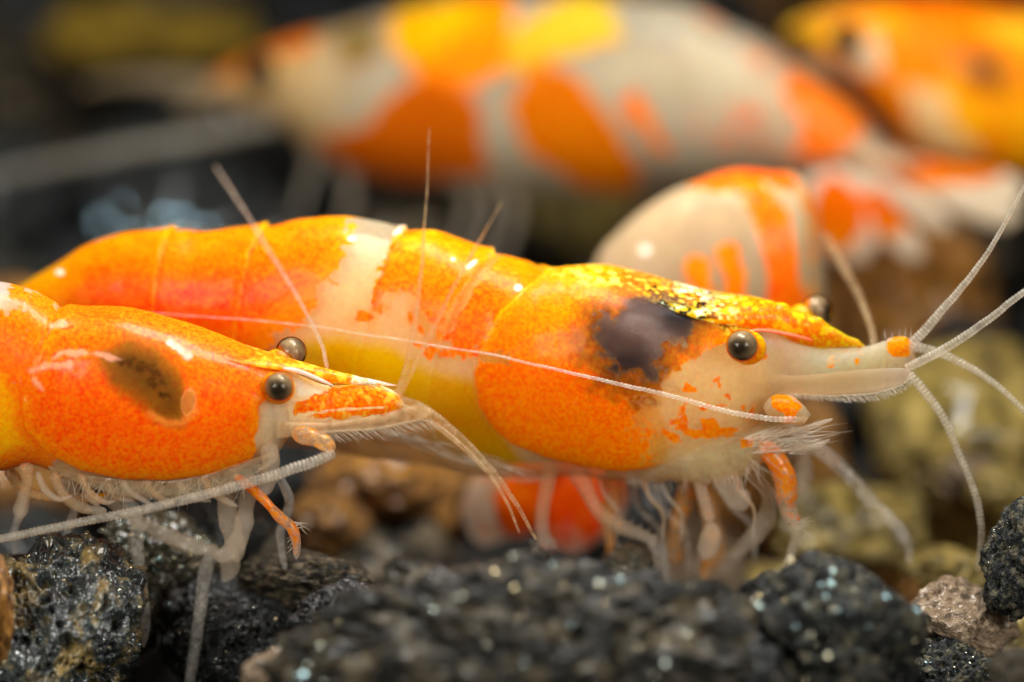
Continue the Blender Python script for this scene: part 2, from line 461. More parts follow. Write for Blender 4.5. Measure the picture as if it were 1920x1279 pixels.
def core(fr, top, bot, wid, k, mat, paint, nu=160, nv=90, r0=60, r1=60):
    """muscle and organs inside a see-through shell: the shell's profile drawn in by the factor k"""
    xs = np.linspace(top[0][0] + r0 * 0.5, top[-1][0] - r1 * 0.5, 60)
    t, b, w_ = profile(top, xs), profile(bot, xs), profile(wid, xs)
    c, h = (t + b) / 2, (b - t) / 2 * k
    return loft(fr, 'flesh', list(zip(xs, c - h)), list(zip(xs, c + h)), list(zip(xs, w_ * (k - 0.04))), mat, paint, nu=nu, nv=nv, ex=2.2, round0=r0, round1=r1,
                bump=lambda px, py, V: 5 * (fbm(V * 9, 3, 40) - 0.5))
def tube(fr, name, pts, mat, seg=None, nv=14, flat=1.0, bead=0.0, beadlen=9.0, parent=None, color=None, wob=0.0, tip=True):
    """limb or feeler along pixels: (x, y, n behind plane, radius), all in photo pixels; color = list of (position 0..1, flesh, pigment, density)"""
    P = np.array(pts, float)
    length = np.sqrt((np.diff(P[:, :2], axis=0) ** 2).sum(1)).sum()
    if seg is None: seg = int(np.clip(length / (beadlen / 4 if bead else 5), 12, 900))
    Q = catmull(P, seg)
    Q[:, 3] = np.maximum(Q[:, 3], 0.4)
    if len(P) > 3 and length > 150:
        k = np.linspace(0, length / 60, seg); amp = 2.2
        Q[:, 0] += amp * (fbm(np.stack([k, 0 * k + P[0, 0], 0 * k], 1), 3, 5) - 0.5) * 2; Q[:, 1] += amp * (fbm(np.stack([k, 0 * k + P[0, 1], 0 * k + 9], 1), 3, 6) - 0.5) * 2
    L = fr.loc(Q[:, 0], Q[:, 1], Q[:, 2])
    r = Q[:, 3] * PXS
    arc = np.concatenate([[0], np.cumsum(np.sqrt((np.diff(Q[:, :2], axis=0) ** 2).sum(1)))])
    if bead: r = r * (1 + bead * (np.abs(np.sin(arc / beadlen * np.pi)) - 0.5))
    if wob: r = r * (1 + wob * (fbm(np.stack([arc / 22, 0 * arc + Q[0, 0], 0 * arc], 1), 3) - 0.5))
    T = np.gradient(L, axis=0); T /= np.linalg.norm(T, axis=1, keepdims=True) + 1e-9
    side = np.cross(T, np.array([0, 1.0, 0])); side /= np.linalg.norm(side, axis=1, keepdims=True) + 1e-9
    bi = np.cross(T, side)
    if tip:
        e = np.clip(np.arange(seg) / 2.0, 0, 1); r = r * np.sqrt(np.clip(0.15 + e, 0, 1)) * np.sqrt(np.clip(0.15 + e[::-1], 0, 1))
    a = np.linspace(0, 2 * np.pi, nv, endpoint=False)
    V = L[:, None] + r[:, None, None] * (np.cos(a)[None, :, None] * side[:, None] + flat * np.sin(a)[None, :, None] * bi[:, None])
    F = [tuple(int(i) for i in f) for f in grid_faces(seg, nv)]
    F.append(tuple(range(nv))[::-1]); F.append(tuple(range((seg - 1) * nv, seg * nv)))
    att = None
    if color is not None:
        u = np.repeat(arc / arc[-1], nv)
        k = [c[0] for c in color]
        g = lambda i: np.stack([np.interp(u, k, [c[i][j] for c in color]) for j in range(3)], 1)
        dn = np.interp(u, k, [c[3] for c in color])
        att = {'flesh': g(1), 'pigment': np.concatenate([g(2), dn[:, None]], 1)}
    return mesh_obj(name, V.reshape(-1, 3), F, mat, parent or fr.e, att)

def hairs(fr, name, list_, parent, r=1.0, mat=None):
    """fine setae, each a three-sided sliver, joined as one part"""
    V, F = [], []
    for (x0, y0, n0, x1, y1, n1) in list_:
        xm, ym = (x0 + x1) / 2 + rng.normal(0, 1.5), (y0 + y1) / 2 + rng.normal(0, 1.5)
        A = fr.loc(np.array([x0, xm, x1]), np.array([y0, ym, y1]), np.array([n0, (n0 + n1) / 2, n1]))
        b = len(V)
        for i, rr in ((0, r), (1, r * 0.7), (2, 0.15)):
            for k in range(3):
                an = k * 2.094
                V.append(A[i] + np.array([math.cos(an), 0.6 * math.sin(an), math.sin(an)]) * rr * PXS)
        for i in (0, 3):
            for k in range(3):
                F.append((b + i + k, b + i + (k + 1) % 3, b + i + 3 + (k + 1) % 3, b + i + 3 + k))
    o = mesh_obj(name, np.array(V), F, mat or M_HAIR, parent)
    o['kind'] = 'stuff'
    return o

def ball(name, c, rx, ry, rz, mat, parent, paint=None, sub=4, yaw=0):
    bm = bmesh.new(); bmesh.ops.create_icosphere(bm, subdivisions=sub, radius=1.0)
    V = np.array([v.co[:] for v in bm.verts]); F = [tuple(v.index for v in f.verts) for f in bm.faces]; bm.free()
    att = {'flesh': paint(V), 'pigment': np.concatenate([paint(V), np.zeros((len(V), 1))], 1)} if paint else None
    W = V * np.array([rx, ry, rz]) * PXS
    o = mesh_obj(name, W, F, mat, parent, att)
    o.location = c
    o.rotation_euler = (0, 0, yaw)
    return o

def make_eye(fr, px, py, n, r, look, parent=None, stalk=None, detail=True, dark=False):
    c = fr.loc(np.array(px), np.array(py), np.array(n))
    lk = np.array(look, float); lk /= np.linalg.norm(lk)
    def paint(V):
        d = V @ lk
        q = fbm(V * 4, 3, 3)[:, None]
        if dark: return np.tile(lin(24, 16, 14), (len(V), 1)) * (0.6 + q)
        taupe = lin(140, 122, 98) * (0.4 + 1.1 * q); blk = lin(16, 11, 9); rim = lin(228, 120, 10)
        d2 = V @ (lk + np.array([0.0, 0.0, -0.22]))
        k = (sstep(0.50, 0.95, d2 + 0.25 * (q[:, 0] - 0.5)) * 0.95)[:, None]
        o = taupe * (1 - k) + blk * k
        k = (sstep(-0.1, -0.9, V[:, 2]) * 0.45)[:, None]; o = o * (1 - k) + blk * k
        k3 = sstep(0.05, -0.25, d)[:, None]; o = o * (1 - k3) + rim * k3
        return o
    core = ball('eye', c.tolist(), r * 0.9, r * 0.9, r * 0.9, M_EYEFAR if dark else M_EYE, parent or fr.e, paint, 4)
    if detail:
        k = ball('cornea', (0, 0, 0), r, r, r, M_CORNEA, core, None, 4)
    return core

# ------------------------------------------------------------------ colours of the animals
CREAM = lin(250, 202, 136); PALE = lin(230, 200, 150); ORANGE = lin(255, 132, 4); DEEP = lin(255, 106, 0); RED = lin(255, 70, 0)
GOLD = lin(255, 176, 10); YELLOW = lin(255, 204, 0); BROWN = lin(70, 40, 30); WHITE = lin(245, 238, 225)
class Paint:
    def __init__(s, px, py, V, flesh, pig, seed=0):
        s.x, s.y, s.V = px, py, V
        n = len(px)
        s.fl = np.tile(flesh, (n, 1)); s.pg = np.tile(pig, (n, 1)); s.am = np.zeros(n)
        s.n1 = fbm(V * 9, 4, seed) - 0.5; s.n2 = fbm(V * 30, 3, seed + 9) - 0.5; s.n3 = fbm(V * 75, 2, seed + 31) - 0.5
    def sd(s, poly, amp1=20, amp2=14, amp3=8):
        return poly_sd(s.x, s.y, poly) + s.n1 * amp1 * 2 + s.n2 * amp2 * 2 + s.n3 * amp3 * 2
    def flesh(s, c, m): s.fl = s.fl * (1 - m[:, None]) + np.asarray(c) * m[:, None]
    def pig(s, c, m): s.pg = s.pg * (1 - m[:, None]) + np.asarray(c) * m[:, None]
    def dens(s, v, m): s.am = s.am * (1 - m) + v * m
    def spot(s, x, y, rx, ry, ang=0):
        c, q = math.cos(ang), math.sin(ang)
        dx, dy = s.x - x, s.y - y
        return np.exp(-(((dx * c + dy * q) / rx) ** 2 + ((-dx * q + dy * c) / ry) ** 2))
    def get(s):
        am = np.clip(s.am, 0, 1) * 1.6 - 0.3
        return s.fl, s.pg, am


PEACH = lin(255, 222, 176); LCREAM = lin(255, 240, 212); LPALE = lin(255, 246, 230)
def limb(fr, name, pts, kind='cream', **kw):
    a = {'cream': [(0, LCREAM, ORANGE, 0.0), (1, LPALE, ORANGE, 0.0)],
         'peach': [(0, PEACH, ORANGE, 0.35), (0.5, PEACH, ORANGE, 0.15), (1, LPALE, ORANGE, 0.0)],
         'orange': [(0, PEACH, lin(255, 150, 30), 0.78), (0.55, PEACH, lin(255, 160, 40), 0.6), (1, LPALE, ORANGE, 0.2)],
         'tan': [(0, PEACH, GOLD, 0.5), (1, PEACH, GOLD, 0.35)]}[kind]
    k = 1.0 if name in ('tail_fan', 'tail_segment') else 0.8
    return tube(fr, name, [(x, y, n, r * k) for (x, y, n, r) in pts], M_LIMB if k < 1 else M_FAR, color=a, wob=0.5, **kw)

# ------------------------------------------------------------------ the gravel bed
def rise(y): return 0.2 * np.clip(np.asarray(y) - 0.8, 0, 4)
def gravel_bed():
    nx, ny = 120, 120
    X, Y = np.meshgrid(np.linspace(-4, 4, nx), np.linspace(-2.6, 9.5, ny))
    P = np.stack([X.ravel(), Y.ravel(), np.zeros(X.size)], 1)
    P[:, 2] = -0.42 + 0.25 * (fbm(P * 2.2, 4, 2) - 0.5) + rise(P[:, 1])
    i = np.arange(ny - 1)[:, None] * nx + np.arange(nx - 1)[None]
    F = np.stack([i, i + 1, i + nx + 1, i + nx], -1).reshape(-1, 4)
    o = mesh_obj('gravel_bed', P, F, R_BED)
    o['kind'] = 'structure'
gravel_bed()

ROCK_MESH = {}
def rock_mesh(kind, sub, seed):
    key = (kind, sub, seed)
    if key in ROCK_MESH: return ROCK_MESH[key]
    bm = bmesh.new(); bmesh.ops.create_icosphere(bm, subdivisions=sub, radius=1.0)
    V = np.array([v.co[:] for v in bm.verts]); F = np.array([[v.index for v in f.verts] for f in bm.faces]); bm.free()
    q = V + seed * 3.7
    r = 1 + 0.75 * (fbm(q * 1.3, 3, seed) - 0.5)
    if kind == 'porous':
        r += 0.30 * (fbm(q * 4.0, 4, seed + 3, 0.6) - 0.5)
        wl = worley(q * 3.6, seed + 5); r -= 0.20 * sstep(0.42, 0.12, wl) * (fbm(q * 2, 2, seed) > 0.42)
        w2 = worley(q * 8.5, seed + 8); r -= 0.085 * sstep(0.45, 0.15, w2)
        if sub > 6:
            w3 = worley(q * 19, seed + 11); r -= 0.032 * sstep(0.5, 0.15, w3)
            r += 0.03 * (fbm(q * 34, 3, seed + 20) - 0.5)
    elif kind == 'crag':
        q = V * np.array([2.3, 1.2, 1.0]) + seed * 3.7
        r = 1 + 0.5 * (fbm(q * 1.6, 4, seed, 0.6) - 0.5) + 0.34 * (fbm(q * 5.0, 4, seed + 3, 0.6) - 0.5)
        r -= 0.16 * sstep(0.45, 0.1, worley(q * 3.2, seed + 5)) + 0.07 * sstep(0.45, 0.12, worley(q * 8, seed + 8))
    elif kind == 'chunk':
        c = np.abs(fbm(q * 2.2, 3, seed + 2) - 0.5); r -= 0.5 * c
        r += 0.12 * (fbm(q * 7, 4, seed + 3) - 0.5)
        wl = worley(q * 2.1, seed + 5); r -= 0.22 * sstep(0.30, 0.10, wl)
        if sub > 5: r += 0.03 * (fbm(q * 26, 3, seed + 20) - 0.5)
    V = V * r[:, None]
    o = mesh_obj('rock_source', V, F, R_LAVA)
    me = o.data; bpy.data.objects.remove(o)
    ROCK_MESH[key] = me
    return me
def stone(name, px, py, Y, rx, ry, mat, kind='porous', sub=4, seed=1, rot=None, depth=None, label='', cat='stone', group=None):
    """stone centred on a pixel at depth Y; rx, ry half sizes in photo pixels"""
    src = rock_mesh(kind, sub, seed)
    me = src.copy(); me.materials[0] = mat
    o = bpy.data.objects.new(name, me); col.objects.link(o)
    c = at_y(np.array(px), np.array(py), Y)
    o.location = c.tolist()
    k = PXS * (DIST + Y * math.cos(PITCH)) / DIST
    o.rotation_euler = rot if rot is not None else (0, 0, 0)
    o.scale = (rx * k, (depth or (rx + ry) / 2) * k, ry * k)
    o['label'] = label; o['category'] = cat
    if group: o['group'] = group
    return o

# ------------------------------------------------------------------ shrimp in focus: orange and cream, dark patch on the back of its head
A = Frame('shrimp', 1300, 1050, 0.0, -11,
          'orange and cream shrimp with yellow belly and dark smoky patch behind its eye')
A_TOP = [(-60, 600), (40, 532), (100, 496), (180, 451), (240, 436), (340, 431), (380, 436), (430, 430), (500, 425), (560, 412), (640, 406), (700, 416), (755, 431), (800, 432),
         (850, 447), (920, 474), (980, 491), (1030, 511), (1060, 507), (1120, 501), (1180, 511), (1240, 527), (1320, 550), (1380, 575), (1430, 615), (1475, 690)]
A_BOT = [(-60, 660), (100, 700), (300, 785), (500, 830), (620, 843), (700, 857), (800, 868), (900, 890), (1000, 893), (1080, 890), (1180, 900), (1250, 898), (1320, 880), (1400, 840), (1440, 800), (1475, 740)]
A_WID = [(-60, 40), (100, 90), (300, 115), (600, 125), (800, 128), (1000, 142), (1150, 150), (1280, 130), (1380, 95), (1475, 60)]
A_CARA = [(1032, 508), (985, 540), (935, 585), (905, 640), (890, 700), (900, 760), (925, 800), (960, 830), (1020, 855), (1090, 872), (1170, 882), (1230, 872), (1300, 850), (1380, 820), (1470, 760), (1500, 500), (1100, 470)]
A_SEG1 = [(940, 468), (895, 505), (862, 560), (838, 620), (815, 680), (800, 760), (830, 860)]
A_SEG2 = [(765, 425), (730, 470), (712, 520), (695, 575), (680, 640), (660, 730), (680, 850)]
A_SEG3 = [(500, 420), (470, 470), (455, 540), (440, 640), (430, 760)]
A_SEG4 = [(320, 425), (300, 480), (290, 560), (285, 680)]
def paint_a(px, py, V):
    p = Paint(px, py, V, CREAM, ORANGE, 3)
    up = sstep(470, 420, py)
    p.flesh(lin(212, 194, 158), sstep(560, 440, py) * sstep(600, 650, px))
    # yellow belly under the side plates
    m = sstep(-14, 14, p.sd([(560, 650), (640, 632), (740, 655), (780, 690), (888, 722), (905, 775), (950, 830), (985, 880), (900, 868), (850, 810), (765, 745), (740, 725), (560, 700)], 10, 6, 0))
    p.flesh(YELLOW, m * sstep(960, 760, px)); p.flesh(lin(255, 186, 4), m * sstep(740, 860, px))
    m = sstep(-10, 30, poly_sd(px, py, [(600, 740), (760, 745), (850, 810), (900, 868), (800, 860), (600, 840)]))
    p.flesh(lin(244, 206, 140), m * 0.8)
    # rear of the abdomen
    m = sstep(-24, 20, p.sd([(-90, 500), (200, 380), (672, 380), (648, 470), (622, 530), (560, 592), (520, 612), (505, 660), (420, 720), (-90, 760)], 26, 26, 14))
    p.dens(0.97, m); p.pig(lin(255, 116, 0), m)
    p.pig(GOLD, m * sstep(560, 420, py) * (0.15 + 1.2 * np.clip(p.n2 + 0.15, 0, 1)) * 0.5)
    p.pig(lin(255, 158, 6), m * (1 - sstep(90, 190, px)) * 0.8)
    p.pig(lin(238, 150, 6), m * sstep(40, 0, poly_sd(px, py, [(-90, 380), (672, 380), (640, 480), (600, 550), (500, 610), (-90, 700)])) * sstep(420, 520, px))
    red = p.spot(330, 575, 140, 45, -0.1) + 0.7 * p.spot(200, 525, 60, 35) + 0.5 * p.spot(420, 540, 90, 40)
    p.pig(RED, m * np.clip(red * (0.6 + 1.6 * p.n2 + 1.0 * p.n1), 0, 0.75))
    p.flesh(lin(150, 130, 60), sstep(-10, 30, poly_sd(px, py, [(420, 620), (600, 640), (640, 690), (420, 690)])) * 0.6)
    # middle plates
    m = sstep(-20, 18, p.sd([(768, 400), (728, 470), (710, 520), (692, 575), (655, 598), (655, 612), (700, 602), (720, 560), (752, 556), (770, 600), (800, 640), (870, 655), (905, 645), (940, 600), (1060, 540), (1060, 440)], 12, 20, 20))
    p.dens(0.93, m); p.pig(lin(255, 128, 0), m)
    p.pig(DEEP, m * np.clip(p.spot(900, 560, 55, 60, 0.6) + p.spot(850, 640, 50, 30) + 0.6 * p.spot(740, 540, 30, 50), 0, 1) * 0.75)
    p.pig(GOLD, m * sstep(530, 450, py) * np.clip(0.15 + 2.5 * p.n2, 0, 1) * 0.8)
    p.flesh(lin(240, 170, 40), m * 0.8)
    gap = sstep(16, 4, line_d(px, py, [(930, 482), (890, 520), (855, 575), (832, 630)]) + 30 * p.n2)
    p.dens(0.30, gap * m * 0.8)
    gap = sstep(14, 3, line_d(px, py, [(735, 555), (760, 560), (800, 610), (815, 640)]) + 34 * p.n2); p.dens(0.1, gap * m)
    p.dens(0.75, sstep(-4, 8, p.sd([(770, 640), (905, 650), (905, 672), (800, 668)], 6, 12, 16)))
    # head shield
    m = sstep(-10, 10, p.sd([(1032, 500), (985, 540), (935, 585), (905, 640), (890, 700), (898, 762), (925, 800), (960, 830), (1020, 855), (1090, 872), (1170, 884), (1238, 880), (1262, 830), (1240, 780), (1240, 720), (1320, 660), (1400, 640), (1500, 560), (1300, 480), (1100, 470)], 5, 6, 5))
    inside = poly_sd(px, py, A_CARA)
    m = m * sstep(-6, 4, inside)
    p.dens(0.96, m); p.pig(lin(255, 138, 0), m); p.flesh(lin(250, 176, 60), m)
    lobe = sstep(-10, 22, p.sd([(880, 690), (960, 672), (1060, 665), (1130, 690), (1200, 740), (1262, 800), (1270, 890), (880, 890)], 10, 8, 4)) * m
    p.pig(lin(255, 126, 0), lobe); p.dens(0.80, lobe * 0.8)
    p.pig(GOLD, m * sstep(560, 500, py + 40 * p.n1) * sstep(0.0, 0.16, p.n2 + 0.05) * 0.8)
    p.pig(lin(255, 150, 8), m * sstep(1150, 1260, px) * sstep(690, 760, py) * 0.6)
    p.dens(0.42, m * sstep(1150, 1250, px + 60 * p.n1) * sstep(670, 760, py))
    p.dens(0.12, m * sstep(1215, 1300, px + 80 * p.n1) * sstep(640, 730, py))
    # pale notch above the lobe
    p.dens(0.25, sstep(-6, 10, p.sd([(905, 652), (960, 655), (965, 680), (900, 690)], 6, 12, 12)))
    # dark organ patch
    dk = [(1100, 625), (1112, 592), (1150, 575), (1180, 545), (1225, 535), (1270, 545), (1312, 575), (1322, 612), (1300, 640), (1262, 655), (1245, 690), (1225, 722), (1190, 716), (1140, 700), (1112, 668)]
    d = p.sd(dk, 26, 26, 16); m = sstep(-46, 40, d)
    edge = sstep(-60, -2, d) * (1 - m)
    p.pig(lin(176, 96, 12), edge * 0.75)
    p.pig(lin(60, 36, 20), m)
    p.flesh(lin(118, 92, 84), m)
    p.flesh(lin(150, 130, 124), m * np.clip(0.95 * p.spot(1190, 606, 56, 16, 0.3) + 0.6 * p.spot(1238, 648, 20, 36), 0, 0.7) * (0.4 + 1.6 * np.clip(p.n2 + 0.3, 0, 1)))  # greyish sheen on the patch, painted into the colour
    p.flesh(lin(40, 38, 46), m * np.clip(p.spot(1272, 594, 34, 26) + 0.8 * p.spot(1180, 680, 40, 22), 0, 0.85))
    p.dens(0.30 + 0.35 * sstep(30, 0, d), m)
    # gold, black and white flecks over it
    fz = sstep(-6, 30, poly_sd(px, py, [(1165, 545), (1230, 515), (1330, 535), (1420, 580), (1425, 640), (1360, 650), (1330, 610), (1290, 580), (1215, 560)]) + 40 * p.n1)
    f1 = fbm(V * 105 + 3, 2, 61); f2 = fbm(V * 110 + 11, 2, 71); f3 = fbm(V * 90 + 5, 2, 81)
    p.pig(lin(236, 150, 8), fz * 0.6 * (1 - sstep(1370, 1420, px)))
    p.dens(0.85, fz * sstep(0.46, 0.52, f1) * (1 - sstep(1330, 1400, px))); p.pig(lin(34, 28, 12), fz * sstep(0.50, 0.56, f1) * (1 - sstep(1330, 1400, px)))
    p.pig(lin(255, 214, 60), fz * sstep(0.56, 0.62, f2)); p.dens(0.9, fz * sstep(0.54, 0.60, f2))
    p.pig(lin(250, 246, 205), sstep(0.50, 0.60, f3) * np.clip(1.4 * p.spot(1300, 548, 32, 14, 0.25), 0, 1))
    p.pig(lin(255, 222, 90), sstep(0.52, 0.60, f3) * np.clip(1.6 * p.spot(1130, 522, 70, 12, 0.05), 0, 1))
    # cheek: cream with a few orange blots
    for q in ([(1278, 708), (1300, 722), (1326, 742), (1308, 742), (1285, 728)], [(1230, 800), (1260, 806), (1278, 818), (1250, 822)],
              [(1310, 780), (1340, 785), (1352, 795), (1392, 800), (1350, 818), (1300, 818), (1290, 805), (1322, 800)], [(1385, 822), (1420, 818), (1410, 834), (1388, 838)]):
        p.dens(0.95, sstep(-3, 5, p.sd(q, 4, 8, 5))); p.pig(lin(255, 136, 8), sstep(-5, 3, p.sd(q, 4, 8, 5)))
    p.dens(0.8, sstep(0.60, 0.64, fbm(V * 40, 2, 91)) * sstep(-10, 30, poly_sd(px, py, [(1240, 690), (1420, 700), (1440, 780), (1380, 840), (1240, 850)])) * 0.8)
    # whitish chips on the back
    for (x, y, rx, ry, an) in ((972, 540, 9, 7, 0), (884, 498, 15, 5, -0.6), (660, 448, 10, 6, 0), (850, 487, 5, 4, 0), (745, 440, 10, 5, -0.5), (112, 510, 9, 7, 0)):
        m = sstep(0.3, 0.7, p.spot(x, y, rx, ry, an)); p.pig(lin(255, 240, 215), m); p.dens(1.0, m)
    return p.get()
def bump_a(px, py, V):
    h = 9 * sstep(-3, 5, poly_sd(px, py, A_CARA)) - 6 * sstep(0, 60, poly_sd(px, py, A_CARA))
    for sgm, side in ((A_SEG1, -1), (A_SEG2, -1), (A_SEG3, -1), (A_SEG4, -1)):
        sg = np.array(sgm, float)
        xs = np.interp(py, sg[:, 1], sg[:, 0])
        d = px - xs
        h = h + 8.5 * np.where(d < 0, np.exp(d / 30), -0.35 * np.exp(-d / 14)) * sstep(870, 780, py)
    h = h + 5 * (fbm(V * 14, 3, 77) - 0.5) + 0.7 * (fbm(V * 60, 2, 78) - 0.5)
    return h
def paint_core_a(px, py, V):
    p = Paint(px, py, V, lin(250, 212, 150), ORANGE, 63)
    p.flesh(lin(206, 188, 154), sstep(580, 470, py) * sstep(560, 640, px) * sstep(800, 720, px))
    m = sstep(-16, 16, p.sd([(560, 640), (640, 626), (740, 648), (790, 684), (888, 716), (910, 775), (960, 840), (990, 880), (880, 868), (820, 830), (740, 770), (560, 720)], 8, 6, 0))
    p.flesh(lin(255, 208, 0), m); p.flesh(lin(255, 190, 0), m * sstep(760, 880, px))
    p.flesh(lin(255, 170, 40), sstep(-20, 40, poly_sd(px, py, A_CARA)) * sstep(1260, 1180, px) * 0.8)
    p.flesh(lin(255, 150, 30), sstep(600, 480, px) * 0.9)
    d = p.sd([(1105, 620), (1125, 588), (1180, 560), (1235, 545), (1300, 562), (1322, 604), (1300, 640), (1262, 655), (1245, 690), (1225, 722), (1190, 716), (1140, 700), (1112, 668)], 10, 12, 6)
    m = sstep(-26, 16, d)
    p.flesh(lin(52, 32, 24), m)
    p.flesh(lin(140, 120, 112), m * np.clip(1.1 * p.spot(1190, 612, 60, 16, 0.25) + 0.7 * p.spot(1235, 645, 22, 40) + 0.5 * p.spot(1165, 588, 34, 16), 0, 0.8) * (0.5 + 1.4 * np.clip(p.n2 + 0.3, 0, 1)))  # the same sheen, painted on the flesh under the shell
    p.flesh(lin(30, 34, 44), m * np.clip(p.spot(1268, 596, 32, 26), 0, 0.9))
    p.flesh(lin(250, 214, 160), 0.8 * np.clip(p.spot(1150, 745, 14, 34, -0.5), 0, 1))
    return p.get()
core(A, A_TOP, A_BOT, A_WID, 0.86, M_SHELL, paint_core_a, 340, 150)
loft(A, 'body', A_TOP, A_BOT, A_WID, M_VEIL, paint_a, nu=680, nv=360, ex=2.25, bump=bump_a, round0=60, round1=70)

def paint_ros(px, py, V):
    p = Paint(px, py, V, lin(240, 190, 120), DEEP, 5)
    p.dens(0.95, np.ones(len(px)))
    p.pig(lin(255, 112, 4), np.ones(len(px)))
    p.pig(GOLD, sstep(0.0, 0.12, p.n3 + 0.5 * p.n2) * 0.8)
    f1 = fbm(V * 105 + 3, 2, 61); f2 = fbm(V * 110 + 11, 2, 71)
    k = 1 - sstep(1300, 1400, px + 80 * p.n1)
    p.pig(GOLD, k * 0.6); p.pig(lin(40, 34, 12), k * sstep(0.52, 0.58, f1)); p.pig(lin(250, 236, 150), k * sstep(0.56, 0.62, f2))
    p.dens(0.3, sstep(1560, 1625, px) * 0.5)
    return p.get()
A_RT = [(1215, 521), (1240, 527), (1320, 545), (1400, 555), (1440, 563), (1480, 576), (1540, 602), (1580, 625), (1622, 648)]
loft(A, 'rostrum', A_RT, [(1215, 560), (1300, 590), (1360, 612), (1400, 616), (1440, 622), (1500, 646), (1540, 654), (1590, 652), (1622, 649)],
     [(1215, 60), (1300, 80), (1380, 62), (1440, 36), (1500, 18), (1560, 9), (1622, 2)], M_SHELL, paint_ros, nu=220, nv=90, ex=2.0,
     bump=lambda px, py, V: 3.5 * (fbm(V * 50, 2, 8) - 0.5) + 4.0 * np.maximum(0, np.sin(px / 11.0)) ** 2 * sstep(18, 4, py - profile(A_RT, px)) * sstep(1330, 1400, px))
tube(A, 'rostral_ridge', [(1395, 622, -74, 1.5), (1430, 619, -58, 3), (1480, 627, -40, 3), (1525, 638, -22, 1.5)], glassy_material('pink_ridge', lin(255, 150, 110), 0.1), nv=8)

def paint_ped(px, py, V):
    p = Paint(px, py, V, lin(255, 228, 182), lin(255, 140, 8), 15)
    p.dens(1.0, sstep(-3, 4, p.sd([(1664, 640), (1690, 628), (1708, 636), (1706, 662), (1675, 668), (1662, 655)], 3, 6, 5)))
    p.dens(0.75, sstep(-2, 5, p.sd([(1600, 672), (1614, 668), (1612, 690), (1602, 690)], 2, 5, 5)) + sstep(-2, 5, p.sd([(1545, 672), (1580, 670), (1580, 685), (1548, 690)], 3, 12, 14)) * 0.7)
    p.dens(0.8, sstep(-3, 6, p.sd([(1422, 655), (1450, 660), (1440, 685), (1420, 682)], 4, 8, 6)))
    return p.get()
loft(A, 'antennule_peduncle', [(1400, 610), (1450, 615), (1500, 640), (1560, 654), (1620, 650), (1655, 640), (1665, 634), (1690, 631), (1708, 637), (1716, 655)],
     [(1400, 765), (1450, 757), (1500, 742), (1600, 736), (1680, 722), (1716, 694)], [(1400, 70), (1500, 50), (1600, 34), (1716, 16)], M_SOFT, paint_ped,
     nu=120, nv=60, round1=20, bump=lambda px, py, V: 3 * (fbm(V * 30, 3, 4) - 0.5) - 3 * sstep(5, 0, np.abs(px - 1660)))
def paint_white(px, py, V):
    p = Paint(px, py, V, lin(236, 206, 160), ORANGE, 25); p.flesh(lin(250, 246, 236), sstep(1560, 1700, px) * 0.8); return p.get()
sca = loft(A, 'antennal_scale', [(1400, 700), (1500, 704), (1600, 694), (1690, 690), (1716, 700)], [(1400, 755), (1480, 741), (1560, 745), (1640, 738), (1690, 722), (1716, 704)],
     [(1400, 14), (1500, 12), (1716, 6)], M_SCALE, paint_white, nu=100, nv=40, n0=[(1400, -30), (1480, -66), (1716, -72)], ex=2.0, round1=14, bump=lambda px, py, V: 2 * (fbm(V * 40, 2, 6) - 0.5))
hl = []
for x in np.arange(1475, 1712, 1.5):
    yb = np.interp(x, [1475, 1560, 1640, 1690, 1714], [743, 746, 742, 727, 706])
    k = np.interp(x, [1475, 1520, 1600, 1714], [4, 10, 20, 8])
    hl.append((x, yb - 4, -72, x + k * 0.9 + rng.normal(0, 2), yb + k * 0.55 + rng.normal(0, 1.5), -72 + rng.normal(0, 5)))
hairs(A, 'seta_fringe', hl, sca, 1.1)
hairs(A, 'seta_tuft', [(x, 634, 0, x + d, 616 + rng.normal(0, 3), 0) for x, d in ((1660, -1), (1672, 0), (1689, -1), (1696, 3), (1708, 0))], A.e, 1.2)

# eyes on their stalks
make_eye(A, 1392, 648, -128, 31, (-0.05, -0.93, 0.38))
ball('eye_stalk', A.loc(np.array(1402), np.array(652), np.array(-100)).tolist(), 35, 22, 33, M_SHELL, A.e, lambda V: np.tile(lin(255, 136, 6), (len(V), 1)) * (0.7 + 0.5 * fbm(V * 6, 3, 4))[:, None])
make_eye(A, 1531, 583, 118, 31, (0.75, -0.15, 0.25))
ball('eye_stalk', A.loc(np.array(1508), np.array(596), np.array(104)).tolist(), 33, 24, 26, M_SHELL, A.e, lambda V: np.tile(lin(245, 150, 10), (len(V), 1)) * (0.7 + 0.5 * fbm(V * 6, 3, 4))[:, None])

# feelers
tube(A, 'antenna', [(1512, 786, -120, 5), (1440, 784, -190, 5), (1340, 765, -200, 4.6), (1230, 735, -205, 4), (1100, 706, -200, 3.2), (950, 671, -190, 2.3), (800, 645, -178, 1.6), (640, 620, -170, 1.2), (480, 601, -165, 1.4), (300, 588, -150, 1.2), (140, 578, -130, 0.9)], M_ANT, bead=0.45, beadlen=9, nv=8)
tube(A, 'antennule', [(1706, 650, 0, 9), (1740, 612, 0, 8.5), (1790, 556, 0, 7), (1850, 475, -10, 5), (1920, 352, -20, 3), (1960, 270, -30, 2)], M_ANT, bead=0.25, beadlen=7, nv=10)
tube(A, 'antennule', [(1700, 690, -20, 8), (1770, 655, -40, 8), (1850, 602, -60, 7), (1930, 540, -80, 5.5), (2000, 490, -90, 4)], M_ANT, bead=0.25, beadlen=7, nv=10)
tube(A, 'antennule', [(1708, 648, 20, 9), (1750, 658, 20, 8), (1810, 684, 10, 7), (1870, 722, 0, 6), (1930, 780, 0, 5)], M_ANT, bead=0.4, beadlen=8, nv=10)
